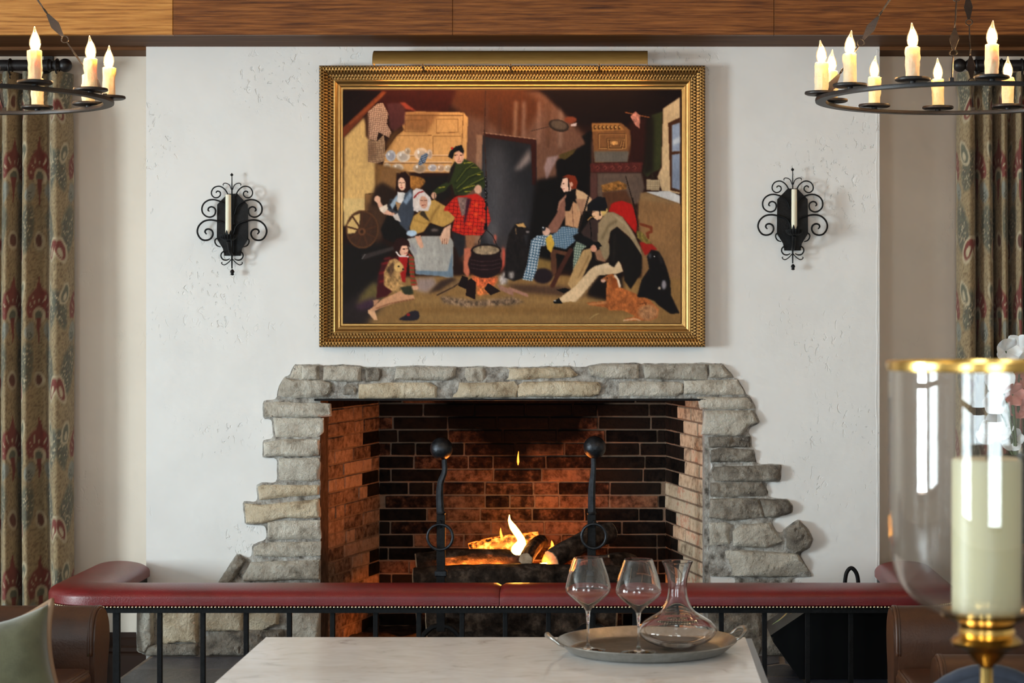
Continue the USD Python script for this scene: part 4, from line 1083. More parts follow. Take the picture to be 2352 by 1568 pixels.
    for q in ([(1150, 610), (1490, 610), (1490, 790), (1150, 790)], [(1255, 668), (1472, 668), (1445, 795), (1268, 795)], [(1290, 690), (1440, 690), (1420, 770), (1295, 770)]):
        l('B', q + q[:1], 11, (72, 44, 24), .8); l('B', [(x + 8, y + 8) for x, y in q + q[:1]], 5, (186, 138, 84), .7, .7)
    e('B', 1350, 728, 50, 24, (190, 140, 84), 1, tex=.8)
    p('B', [(1090, 830), (1540, 830), (1520, 972), (1100, 972)], (104, 96, 88), 1.5)
    p('B', [(1040, 990), (1720, 970), (1700, 1100), (1050, 1100)], (88, 38, 33), 1.2, tex=.3)
    for x in range(1110, 1680, 95):
        l('B', [(x, 1040), (x + 25, 1020), (x + 50, 1045), (x + 25, 1070)], 7, (130, 70, 58), .8, .8)
    p('B', [(1130, 1110), (1700, 1110), (1740, 1300), (1660, 1500), (1240, 1600), (1130, 1400)], (100, 82, 72), 2)
    p('B', [(1045, 1110), (1130, 1110), (1130, 1420), (1040, 1500)], (90, 58, 52), 1.5)
    p('B', [(1180, 1270), (1400, 1210), (1510, 1260), (1510, 1320), (1200, 1360)], (140, 96, 48), 1.2, tex=.8)
    p('B', [(1200, 1360), (1500, 1330), (1640, 1600), (1220, 1600)], (92, 58, 38), 2)
    p('B', [(1830, 370), (1970, 320), (1950, 1000), (1930, 1070), (1830, 1110), (1770, 1170), (1720, 1100), (1770, 900)], (58, 60, 33), 1.6)
    p('B', [(1780, 420), (1860, 380), (1850, 1080), (1720, 1140)], (30, 22, 15), 4)
    p('B', [(1970, 290), (2190, 140), (2190, 1380), (1960, 1340), (1900, 1160), (1955, 1040), (1972, 360)], (203, 174, 136), 1.3)
    p('B', [(2040, 470), (2190, 400), (2190, 1360), (2070, 1335)], (74, 42, 24), 1)
    p('B', [(2090, 500), (2190, 465), (2190, 830), (2090, 838)], (146, 156, 176), 1.2); p('B', [(2090, 880), (2190, 862), (2190, 1330), (2090, 1300)], (134, 144, 164), 1.2)
    p('B', [(2100, 690), (2190, 640), (2190, 720), (2100, 760)], (186, 190, 198), 2)
    p('B', [(1740, 1355), (2050, 1340), (2190, 1400), (2190, 1510)], (196, 194, 194), 1)
    p('B', [(1760, 1190), (1940, 1200), (1930, 1335), (1760, 1330)], (184, 164, 134), 1, pat=check(4, 3.4, 1.0, (140, 118, 92)))
    l('B', [(1825, 1190), (1840, 1120), (1855, 1190)], 14, (52, 40, 28))
    l('B', [(1490, 335), (1800, 400)], 13, (146, 88, 52), .8)
    p('B', [(1556, 390), (1620, 320), (1686, 380), (1672, 540), (1620, 500)], (186, 124, 108), 1, tex=.7)
    p('B', [(1680, 1370), (1750, 1355), (2190, 1505), (2190, 1700), (1660, 1700)], (142, 112, 78), 1.5)
    p('D', [(1600, 0), (2130, 60), (2130, 1500), (1640, 1500), (1640, 560), (1600, 300)], (142, 106, 70), 3)
    # floor
    p('N', [(785, 640), (1000, 634), (1200, 630), (1570, 640), (1570, 750), (785, 750)], (142, 108, 66), 3)
    for y, c in ((690, (158, 124, 80)), (712, (128, 94, 52)), (728, (150, 118, 74))):
        l('N', [(960, y), (1500, y + 3)], 10, c, 4, .6)
    p('N', [(785, 560), (880, 640), (880, 700), (840, 750), (785, 750)], (42, 33, 33), 8)
    p('C', [(960, 970), (1180, 960), (1220, 1050), (1100, 1150), (960, 1120)], (154, 132, 124), 4)
    l('D', [(1000, 1470), (1060, 1425), (1110, 1405)], 9, (200, 170, 120), 1, .7)
    p('D', [(-60, 1040), (560, 1060), (900, 1100), (940, 1190), (550, 1180), (150, 1140)], (84, 60, 46), 4)
    p('D', [(560, 800), (1000, 1000), (960, 1190), (1190, 1240), (1420, 1240), (1400, 860), (900, 600)], (26, 16, 13), 4)
    p('D', [(300, 700), (560, 760), (520, 950), (300, 920)], (140, 110, 62), 4)
    # wheel
    p('C', [(75, 560), (500, 500), (680, 600), (620, 700), (520, 800), (470, 1000), (300, 1100), (60, 1300), (60, 560)], (28, 22, 20), 5)
    p('C', [(340, 40), (620, 120), (560, 420), (480, 560), (420, 300)], (76, 52, 36), 5)
    e('C', 295, 365, 205, 238, (96, 62, 38), 1.1); e('C', 295, 365, 184, 214, (70, 46, 32), 1)
    p('C', [(110, 420), (115, 300), (190, 195), (270, 165), (260, 300), (240, 360), (200, 410)], (214, 178, 118), 1.2)
    for a in range(9):
        t = a * 2 * PI / 9 + .5
        l('C', [(295 + 40 * math.cos(t), 380 + 48 * math.sin(t)), (295 + 182 * math.cos(t), 365 + 212 * math.sin(t))], 20, (82, 50, 32), .9)
    e('C', 290, 392, 46, 48, (112, 72, 46)); e('C', 290, 392, 22, 24, (60, 38, 26))
    p('C', [(290, 680), (690, 570), (690, 615), (310, 740)], (62, 52, 50), 1.5)
    l('C', [(292, 730), (330, 672)], 10, (120, 114, 112))
    # young woman
    p('C', [(620, 120), (760, 240), (870, 420), (820, 580), (560, 480), (520, 360), (600, 200)], (22, 17, 16), 2)
    p('A', [(690, 1480), (770, 1360), (940, 1310), (970, 1420), (960, 1600), (620, 1600)], (74, 82, 94), 1.3)
    p('C', [(640, -10), (950, -10), (930, 190), (860, 400), (760, 300), (720, 180), (600, 110)], (66, 72, 84), 1.5)
    p('C', [(640, 0), (730, 40), (740, 160), (620, 100)], (28, 24, 26), 2)
    p('A', [(660, 1520), (750, 1390), (770, 1450), (690, 1580)], (156, 172, 188), 1.4); p('A', [(830, 1480), (920, 1340), (950, 1400), (870, 1520)], (140, 156, 176), 1.6)
    p('A', [(760, 1340), (860, 1345), (830, 1470), (790, 1520), (750, 1480)], (220, 214, 212), 1); p('A', [(730, 1480), (800, 1500), (760, 1600)], (176, 136, 96), 1)
    p('A', [(735, 1320), (750, 1180), (800, 1105), (860, 1095), (918, 1170), (918, 1320), (870, 1365), (740, 1350)], (42, 19, 15), 1)
    e('A', 812, 1252, 50, 84, (228, 184, 158), 1, rot=-6)
    p('A', [(770, 1210), (815, 1155), (860, 1190), (868, 1240), (840, 1170), (800, 1165)], (42, 19, 15), 1)
    for x in (790, 834): l('A', [(x - 12, 1236), (x + 10, 1234)], 8, (96, 60, 48), .6, .9)
    l('A', [(798, 1298), (822, 1298)], 9, (186, 96, 88), .6); l('A', [(808, 1240), (800, 1272), (812, 1276)], 6, (190, 138, 112), .6)
    p('C', [(455, -20), (500, -20), (560, 90), (650, 150), (700, 165), (690, 205), (560, 175), (505, 110)], (220, 170, 146), 1)
    e('A', 500, 1445, 42, 42, (222, 174, 148), 1)
    p('C', [(505, 100), (600, 50), (612, 110), (560, 165), (515, 135)], (226, 206, 188), 1); p('C', [(670, 190), (735, 165), (775, 275), (700, 245)], (208, 194, 188), 1)
    # old woman
    p('C', [(885, 330), (930, 200), (1000, 150), (1150, 20), (1180, -10), (1330, 80), (1455, 220), (1390, 290), (1310, 330), (1280, 340), (1130, 280), (1060, 390), (960, 425), (885, 370)], (188, 148, 82), 1.2)
    p('A', [(1170, 1450), (1260, 1490), (1390, 1580), (1130, 1600)], (192, 152, 86), 1.2)
    l('C', [(1250, 70), (1170, 180), (1130, 280)], 18, (116, 84, 42), 2, .8); l('C', [(940, 250), (1060, 290), (1120, 280)], 14, (128, 98, 46), 2, .8); l('C', [(1290, 120), (1380, 220)], 20, (150, 112, 60), 3, .7)
    p('C', [(1000, 175), (1045, 110), (1135, 275)], (62, 50, 36), 1.2)
    p('C', [(1050, 410), (1140, 300), (1300, 340), (1300, 410), (1150, 465)], (36, 28, 26), 1.5)
    e('C', 1190, 375, 45, 18, (120, 104, 98), 2)
    p('A', [(950, 1340), (1000, 1305), (1080, 1325), (1180, 1430), (1185, 1500), (1150, 1600), (960, 1600), (950, 1430)], (218, 204, 200), 1)
    l('A', [(965, 1430), (1030, 1362), (1085, 1348)], 16, (156, 32, 32), .8)
    e('C', 1055, 30, 52, 78, (208, 158, 134), 1.1, rot=-8)
    for x in (1030, 1080): l('C', [(x - 12, 8), (x + 12, 6)], 9, (96, 58, 48), .6)
    l('C', [(1030, 68), (1080, 62)], 8, (150, 84, 74), .6)
    p('C', [(925, -20), (990, -20), (1000, 60), (990, 155), (960, 150)], (222, 208, 202), 1); p('C', [(1110, -20), (1145, -10), (1130, 70), (1100, 100)], (214, 204, 202), 1)
    p('C', [(850, 480), (1000, 450), (1370, 440), (1425, 520), (1412, 960), (1350, 965), (1240, 930), (960, 915), (930, 700), (870, 600)], (168, 163, 157), 1.2)
    p('C', [(950, 872), (1350, 885), (1395, 700), (1405, 560), (1420, 960), (1240, 940), (960, 918)], (112, 127, 142), 1.5)
    for q in ([(940, 560), (1000, 760), (990, 860)], [(1180, 520), (1210, 860)], [(1290, 600), (1330, 850)]):
        l('C', q, 22, (200, 196, 190), 3, .6)
    l('C', [(900, 560), (960, 660)], 34, (106, 102, 112), 4, .7)
    p('C', [(1305, 350), (1390, 300), (1385, 440), (1355, 545), (1280, 540), (1250, 470)], (218, 174, 148), 1)
    p('C', [(945, 450), (1015, 440), (1055, 580), (1020, 605), (980, 545)], (210, 160, 134), 1); e('C', 905, 412, 66, 40, (180, 198, 216), 1.2)
    for x in (1290, 1315, 1340): l('C', [(x, 480), (x - 5, 545)], 5, (150, 100, 80), .5, .8)
    # standing man in plaid and kilt
    p('C', [(1400, 390), (1570, 430), (1560, 660), (1500, 720), (1430, 560)], (42, 40, 44), 2)
    p('A', [(1360, 1560), (1480, 1430), (1530, 1405), (1650, 1395), (1770, 1375), (1850, 1430), (1890, 1600), (1350, 1600)], (186, 40, 30), 1.2)
    p('C', [(1320, 90), (1420, -10), (1810, -10), (1850, 100), (1885, 260), (1790, 435), (1560, 442), (1400, 385), (1440, 220)], (196, 44, 30), 1.2, pat=check(9.5, 8.2, 1.5, (112, 20, 20), .08))
    for x, y in ((1480, 330), (1620, 300), (1700, 180), (1700, 60), (1780, 250), (1610, 120), (1690, 370)): e('C', x, y, 26, 22, (232, 92, 44), 2, .8)
    p('C', [(1470, -30), (1600, -30), (1570, 180), (1525, 205)], (134, 108, 102), 1.4, tex=.5); p('C', [(1590, -20), (1640, -20), (1575, 260), (1545, 310)], (52, 26, 42), 2)
    p('A', [(1440, 1050), (1500, 955), (1610, 928), (1760, 1000), (1850, 1100), (1885, 1280), (1830, 1335), (1740, 1310), (1640, 1395), (1490, 1390), (1450, 1250), (1400, 1290), (1370, 1340), (1260, 1385), (1205, 1360), (1270, 1290), (1400, 1220)], (50, 58, 28), 1.2)
    p('A', [(1440, 1050), (1500, 955), (1490, 1050), (1420, 1240), (1390, 1240)], (34, 22, 22), 1.5)
    for q in ([(1500, 1240), (1620, 1080), (1720, 1010)], [(1500, 1330), (1660, 1180), (1830, 1110)], [(1520, 1370), (1680, 1280), (1860, 1190)]):
        l('A', q, 26, (24, 30, 15), 2, .9); l('A', [(x + 14, y - 20) for x, y in q], 9, (132, 138, 56), 1, .8)
    for q in ([(1610, 985), (1710, 975)], [(1700, 1040), (1780, 1040)], [(1780, 1130), (1820, 1130)], [(1620, 1350), (1690, 1345)], [(1290, 1300), (1360, 1290)], [(1600, 1310), (1740, 1270)]):
        l('A', q, 12, (172, 160, 58), .9, .9)
    e('A', 1548, 905, 62, 92, (218, 166, 140), 1, rot=6)
    l('A', [(1490, 885), (1525, 880)], 9, (92, 56, 44), .6); l('A', [(1560, 885), (1595, 880)], 9, (92, 56, 44), .6); l('A', [(1545, 890), (1550, 935), (1535, 942)], 8, (176, 116, 92), .6); l('A', [(1525, 962), (1570, 960)], 8, (150, 80, 72), .6)
    p('A', [(1405, 900), (1430, 830), (1500, 770), (1580, 752), (1606, 820), (1604, 875), (1545, 825), (1485, 850), (1460, 935)], (20, 18, 20), 1); e('A', 1455, 795, 16, 15, (190, 40, 30), .8)
    e('A', 1790, 1320, 48, 56, (208, 164, 142), 1); e('A', 1222, 1400, 34, 46, (206, 160, 136), 1); l('A', [(1235, 1380), (1235, 1440)], 9, (30, 24, 22))
    p('C', [(1570, 440), (1690, 440), (1680, 560), (1650, 600), (1590, 600)], (150, 104, 74), 1.3); p('C', [(1555, 600), (1645, 590), (1625, 900), (1600, 960), (1545, 890)], (192, 112, 86), 1.4)
    # cauldron on its chain over the fire
    e('C', 1900, 420, 60, 150, (128, 122, 124), 12, .8); e('C', 2060, 650, 60, 220, (96, 84, 80), 12, .8)
    p('C', [(2030, 560), (2065, 640), (2060, 800), (2000, 900), (2025, 740)], (206, 92, 74), 2.5); p('C', [(1930, 420), (1955, 440), (1945, 540), (1925, 530)], (206, 100, 78), 2)
    p('C', [(1980, 960), (2060, 880), (2130, 920), (2080, 1040), (2000, 1060)], (170, 158, 154), 3, tex=.6)
    l('A', [(1885, 60), (1870, 640), (1895, 1170)], 8, (60, 36, 28), .7)
    for y in range(1180, 1600, 48): e('A', 1890 + 8 * math.sin(y), y, 16, 26, (26, 22, 24), .8); e('A', 1886, y - 8, 5, 7, (120, 116, 118), .6)
    l('C', [(1830, 40), (1828, 290)], 15, (28, 22, 24)); p('C', [(1795, 370), (1810, 290), (1840, 290), (1845, 370)], (20, 16, 18))
    l('C', [(1722, 680), (1738, 500), (1830, 372), (1905, 440), (1960, 560)], 10, (32, 24, 24), .7)
    p('C', [(1640, 940), (1980, 950), (1930, 1060), (1750, 1120), (1680, 1030)], (206, 104, 62), 2.5, tex=.7)
    e('C', 1815, 790, 212, 178, (36, 19, 21), 1.2); p('C', [(1640, 620), (2010, 620), (1990, 760), (1650, 760)], (36, 19, 21), 1.2)
    e('C', 1826, 622, 186, 76, (28, 17, 17), 1); e('C', 1826, 622, 164, 58, (156, 134, 108), 1.2, tex=.6)
    for y in (740, 790, 840): l('C', [(1640, y), (1760, y + 22), (1900, y + 18), (2000, y - 8)], 9, (84, 58, 60), 1, .7)
    p('C', [(1195, 1172), (1480, 980), (1525, 1000), (1330, 1155)], (134, 104, 72), 1.2); l('C', [(1220, 1178), (1420, 1080), (1520, 1010)], 12, (48, 30, 24), 1)
    p('C', [(1110, 1160), (1260, 1000), (1400, 960), (1470, 980), (1250, 1120)], (66, 48, 40), 3)
    p('C', [(1480, 1060), (1530, 935), (1605, 960), (1595, 1110)], (26, 13, 12)); p('C', [(1575, 1180), (1590, 1010), (1640, 965), (1702, 1020), (1695, 1235)], (32, 14, 13))
    p('C', [(1700, 1100), (1820, 1060), (1900, 1150), (1720, 1190)], (214, 124, 70), 2, tex=.9); p('C', [(1805, 1100), (1850, 1025), (2005, 1130), (1880, 1180)], (36, 21, 19))
    p('C', [(1960, 1040), (2163, 1115), (2163, 1190), (2000, 1115)], (158, 116, 100), 1.2); p('D', [(0, 1075), (230, 1160), (242, 1205), (0, 1115)], (170, 124, 108), 1.2)
    p('C', [(1260, 1185), (1700, 1245), (2160, 1200), (2300, 1260), (2160, 1300), (1560, 1325), (1290, 1275)], (126, 102, 82), 3, tex=1.0)
    # boy with a dog
    p('C', [(330, 1120), (440, 1010), (520, 1080), (560, 1200), (430, 1260), (290, 1330), (230, 1290), (270, 1200)], (104, 90, 54), 5)
    p('C', [(200, 1310), (330, 1240), (470, 1200), (420, 1340), (260, 1370)], (66, 44, 60), 5)
    p('C', [(530, 800), (620, 735), (740, 690), (770, 800), (710, 1080), (600, 1190), (470, 1220), (490, 950)], (72, 22, 26), 1.6)
    for x, y in ((570, 790), (540, 910), (545, 1010), (600, 730)): l('C', [(x - 30, y), (x + 40, y - 14)], 22, (150, 38, 40), 2, .8)
    p('C', [(745, 690), (865, 690), (845, 850), (825, 1020), (760, 1010), (740, 800)], (156, 30, 28), 1.2)
    p('C', [(865, 645), (935, 720), (945, 950), (975, 1050), (900, 1060), (880, 900)], (112, 82, 48), 1.1, pat=check(40, 9.5, 4.2, (166, 46, 40), .1))
    e('C', 945, 1088, 46, 26, (206, 158, 130), 1)
    e('C', 808, 622, 54, 78, (224, 174, 148), 1)
    p('C', [(675, 560), (715, 480), (800, 462), (872, 515), (885, 585), (845, 560), (780, 570), (755, 640), (730, 650), (695, 620)], (46, 20, 18), 1)
    l('C', [(800, 608), (822, 606)], 8, (80, 44, 36), .6); l('C', [(838, 605), (856, 604)], 8, (80, 44, 36), .6); l('C', [(822, 660), (850, 656)], 8, (180, 92, 86), .6)
    l('C', [(716, 648), (760, 695), (860, 700)], 20, (218, 208, 202), .9)
    p('C', [(560, 900), (630, 745), (700, 722), (760, 760), (805, 820), (812, 872), (765, 900), (785, 1000), (840, 1100), (765, 1190), (650, 1120), (565, 1060)], (172, 134, 88), 1.3, tex=.6)
    p('C', [(595, 860), (680, 755), (695, 860), (645, 965)], (96, 70, 50), 1.8, tex=.5); e('C', 742, 832, 54, 60, (208, 168, 108), 1.2); e('C', 744, 822, 12, 9, (30, 20, 18), .7); e('C', 800, 858, 14, 13, (60, 38, 30), .8)
    p('C', [(760, 1080), (900, 1060), (930, 1160), (830, 1190)], (52, 54, 38), 1.5)
    p('C', [(370, 1370), (540, 1230), (760, 1130), (830, 1170), (930, 1180), (945, 1222), (700, 1272), (500, 1345), (450, 1375)], (204, 152, 116), 1.1)
    l('C', [(470, 1340), (640, 1280), (930, 1224)], 12, (120, 72, 50), 1.2, .8)
    p('C', [(364, 1360), (450, 1370), (488, 1490), (440, 1485), (366, 1395)], (210, 164, 128), 1)
    p('C', [(430, 1240), (520, 1230), (440, 1320)], (190, 140, 108), 1.2)
    p('C', [(750, 1480), (820, 1430), (900, 1378), (985, 1378), (995, 1465), (900, 1495)], (42, 36, 44), 1.2, sm=True); e('C', 865, 1420, 22, 20, (150, 36, 36), 1)
    # black spaniel by the hearth
    p('D', [(-40, 620), (0, 420), (85, 290), (170, 280), (258, 370), (246, 425), (185, 435), (205, 520), (245, 650), (245, 800), (185, 965), (60, 1005), (-50, 960)], (30, 24, 24), 1.4, tex=.6)
    p('D', [(85, 302), (180, 284), (215, 340), (120, 334)], (190, 150, 98), 1); l('D', [(82, 350), (90, 420)], 12, (130, 104, 78), .9); e('D', 168, 350, 12, 9, (14, 10, 10), .6); e('D', 232, 395, 22, 16, (120, 112, 112), 1.2)
    e('D', 30, 930, 36, 50, (128, 120, 116), 2.5, tex=.8)
    # seated man in a tan coat
    p('D', [(510, 600), (760, 650), (745, 705), (585, 660), (592, 900), (530, 960)], (98, 62, 44), 1.1)
    e('D', 420, 940, 122, 96, (38, 26, 31), 2)
    l('D', [(765, 620), (640, 850), (540, 1060)], 56, (74, 40, 30), 1.2)
    p('D', [(800, 600), (840, 505), (945, 520), (965, 575), (905, 620), (885, 700), (835, 870), (795, 870)], (146, 156, 140), 1.1, pat=check(5.4, 6.0, 1.3, (62, 82, 74), .15))
    p('D', [(540, 430), (660, 325), (865, 350), (855, 480), (700, 610), (550, 575)], (128, 146, 162), 1.1, pat=check(5.6, 5.2, 1.3, (64, 98, 124), -.1))
    p('D', [(275, 500), (350, 440), (545, 425), (565, 560), (395, 572), (345, 860), (290, 1005), (165, 985), (225, 800)], (170, 180, 190), 1.1, pat=check(6.4, 6.4, 1.7, (36, 78, 104), .18))
    p('D', [(455, 480), (520, 420), (565, 540), (522, 655), (470, 600)], (208, 168, 72), 1.1)
    p('B', [(640, 1480), (750, 1365), (735, 1600), (615, 1600)], (170, 124, 104), 1.2)
    p('D', [(590, 170), (640, 40), (700, -20), (760, -20), (790, 160), (700, 200), (640, 320), (590, 405), (515, 410), (485, 330)], (142, 98, 82), 1.2)
    p('D', [(695, 100), (780, 10), (850, 50), (895, 170), (855, 352), (695, 315)], (198, 152, 116), 1.2); l('D', [(780, 60), (800, 330)], 7, (140, 98, 76), .7)
    p('B', [(855, 1315), (950, 1350), (1065, 1440), (1010, 1600), (880, 1600)], (204, 168, 132), 1.1); p('D', [(820, -10), (960, -10), (930, 100), (905, 200), (850, 60)], (172, 130, 104), 1.2)
    p('B', [(735, 1370), (860, 1305), (845, 1420), (780, 1600), (720, 1600)], (16, 12, 14), 1); p('D', [(690, -20), (760, -20), (762, 80), (722, 135)], (16, 12, 14), 1)
    p('B', [(660, 1290), (690, 1185), (760, 1165), (810, 1290), (790, 1340), (700, 1358), (685, 1320)], (228, 188, 168), .9)
    p('B', [(680, 1165), (760, 1128), (850, 1150), (884, 1225), (862, 1312), (800, 1310), (765, 1200), (740, 1170)], (124, 48, 24), 1); l('B', [(762, 1190), (772, 1330)], 18, (34, 18, 14), .8)
    e('B', 800, 1258, 20, 30, (214, 160, 138), .9); l('B', [(690, 1250), (712, 1246)], 8, (110, 70, 56), .6); l('B', [(684, 1318), (708, 1314)], 7, (170, 92, 84), .6)
    e('D', 462, 392, 50, 50, (218, 174, 154), 1); e('D', 428, 352, 26, 30, (42, 42, 46), .9); e('D', 424, 342, 9, 10, (210, 212, 216), .6)
    l('D', [(985, -40), (930, 150), (860, 390)], 20, (42, 29, 25), .8)
    # seated man with a pipe and shawl
    p('B', [(1290, 1600), (1340, 1490), (1440, 1468), (1540, 1500), (1610, 1600)], (172, 28, 22), 1.2)
    p('D', [(1235, 150), (1265, 50), (1400, 15), (1520, 55), (1592, 250), (1575, 420), (1500, 330), (1400, 210), (1290, 160)], (172, 28, 22), 1.4)
    l('D', [(1630, 300), (1760, 340), (1765, 390), (1712, 412), (1722, 470)], 34, (118, 58, 34), 1)
    p('D', [(1615, 520), (1760, 535), (1835, 610), (1685, 685), (1640, 600)], (158, 36, 28), 1.2)
    l('B', [(1495, 1150), (1620, 1600)], 11, (36, 23, 18), .8); l('D', [(1530, -20), (1600, 330)], 13, (36, 23, 18), .8)
    p('D', [(1575, 380), (1640, 395), (1775, 545), (1700, 545), (1590, 470)], (118, 102, 52), 1.2, tex=.6)
    p('D', [(890, 400), (1000, 240), (1115, 230), (1130, 300), (1095, 520), (960, 520)], (62, 46, 43), 1.4)
    p('D', [(790, 445), (850, 415), (1000, 480), (1100, 560), (960, 570), (820, 500)], (20, 18, 20), 1.2)
    p('D', [(920, 620), (1015, 595), (1030, 700), (900, 985), (820, 1065), (780, 1115), (728, 1040), (800, 850)], (182, 147, 102), 1.2); l('D', [(990, 690), (860, 960)], 14, (130, 98, 64), 1.5, .8)
    p('D', [(1060, 820), (1200, 780), (1370, 755), (1415, 885), (1330, 915), (1110, 935), (900, 1185), (820, 1265), (760, 1255), (630, 1275), (620, 1220), (820, 1065), (1000, 860)], (214, 184, 148), 1.1)
    l('D', [(1110, 935), (960, 1130), (830, 1260)], 16, (160, 128, 96), 2, .8); l('D', [(1080, 840), (1350, 800)], 26, (236, 212, 184), 3, .7)
    p('D', [(1055, 640), (1130, 605), (1200, 640), (1195, 775), (1080, 745)], (152, 112, 87), 1.2); l('D', [(1060, 650), (1085, 745), (1195, 775)], 8, (60, 40, 30), .7)
    p('D', [(1105, 290), (1200, 155), (1290, 148), (1405, 210), (1525, 380), (1625, 580), (1660, 725), (1600, 630), (1480, 450), (1340, 335), (1270, 380), (1230, 520), (1285, 630), (1200, 755), (1160, 700), (1095, 520)], (152, 131, 102), 1.2)
    l('D', [(1150, 480), (1230, 320), (1330, 260)], 24, (104, 88, 64), 2.5, .8); l('D', [(1300, 190), (1440, 300), (1560, 470)], 18, (186, 166, 138), 2, .7)
    p('D', [(1255, 395), (1340, 332), (1400, 400), (1520, 500), (1645, 690), (1640, 900), (1505, 1105), (1430, 1000), (1412, 800), (1355, 750), (1300, 835), (1235, 795)], (25, 20, 18), 1.3)
    l('D', [(1310, 420), (1290, 760)], 16, (58, 48, 40), 2.5, .7)
    e('D', 1050, 600, 42, 46, (206, 150, 124), 1); p('D', [(1050, 530), (1110, 515), (1150, 570), (1090, 600)], (18, 16, 18))
    p('D', [(1025, 185), (1045, 95), (1115, 90), (1170, 180), (1140, 235), (1090, 250), (1055, 225)], (228, 184, 148), .9)
    p('D', [(995, 95), (1050, 55), (1200, 65), (1225, 140), (1165, 205), (1140, 150), (1110, 85), (1010, 135)], (208, 174, 108), 1); l('D', [(1118, 110), (1128, 190)], 16, (40, 26, 20), .8)
    l('D', [(1040, 150), (1066, 146)], 8, (100, 62, 48), .6)
    p('D', [(955, 75), (1010, 20), (1100, -40), (1190, -30), (1222, 95), (1200, 112), (1010, 78)], (20, 20, 25), 1); p('B', [(1010, 1510), (1180, 1415), (1245, 1500), (1245, 1600), (1000, 1600)], (20, 20, 25), 1)
    l('D', [(975, 250), (1010, 215), (1062, 205)], 12, (176, 134, 82), .7); l('D', [(1000, 250), (1020, 420), (1010, 560)], 8, (16, 12, 12), .7)
    p('D', [(545, 1262), (620, 1212), (665, 1282), (570, 1284)], (16, 14, 15)); p('D', [(585, 1112), (690, 1088), (765, 1112), (680, 1155)], (20, 14, 14)); e('D', 570, 1248, 14, 8, (170, 168, 168), .7)
    # hound and black dog at the right
    p('D', [(1200, 1190), (1210, 1000), (1160, 1022), (1132, 990), (1220, 925), (1290, 915), (1350, 980), (1380, 1080), (1520, 1140), (1740, 1230), (1855, 1350), (1835, 1455), (1750, 1494), (1440, 1494), (1425, 1470), (1570, 1440), (1420, 1370), (1240, 1365), (1200, 1330), (1000, 1302), (955, 1270), (1200, 1250)], (168, 98, 52), 1.1, tex=.4)
    e('D', 1720, 1392, 122, 100, (172, 126, 90), 3, .9, tex=.5); l('D', [(1312, 935), (1350, 990), (1372, 1070)], 30, (224, 200, 176), 1.2); p('D', [(1265, 960), (1330, 975), (1345, 1080), (1280, 1105)], (142, 76, 36), 1.2)
    e('D', 1165, 1000, 30, 22, (214, 170, 150), 1.2); e('D', 1216, 965, 10, 8, (40, 22, 16), .6); l('D', [(1000, 1290), (1200, 1270)], 20, (196, 140, 96), 1.5, .8); l('D', [(1620, 1290), (1700, 1270), (1690, 1300)], 9, (100, 56, 32), .8)
    l('D', [(1420, 1490), (1560, 1470), (1620, 1490)], 16, (214, 174, 140), 1.2)
    p('D', [(1585, 1200), (1640, 990), (1735, 850), (1708, 700), (1760, 615), (1850, 635), (1905, 720), (1955, 850), (1995, 1000), (2005, 1180), (2110, 1400), (2000, 1410), (1860, 1310), (1800, 1250), (1700, 1210)], (22, 17, 18), 1.3)
    e('D', 1918, 1050, 28, 58, (160, 152, 158), 2); e('D', 1862, 1092, 18, 18, (190, 170, 150), 1.2); e('D', 1745, 690, 14, 34, (92, 90, 98), 2); e('D', 1800, 700, 8, 8, (200, 196, 196), .6); l('D', [(1860, 680), (1890, 780)], 22, (48, 42, 44), 2)
    # brushwork and varnish
    n = meshkit.fbm(np.stack([k.X / 3.2, k.Y / 9, 0 * k.X], -1), 3, 5) - .5
    n2 = meshkit.fbm(np.stack([k.X / 60, k.Y / 60, 0 * k.X + 9], -1), 3, 6) - .5
    k.c *= (1 + .12 * n + .16 * n2)[..., None]
    return k

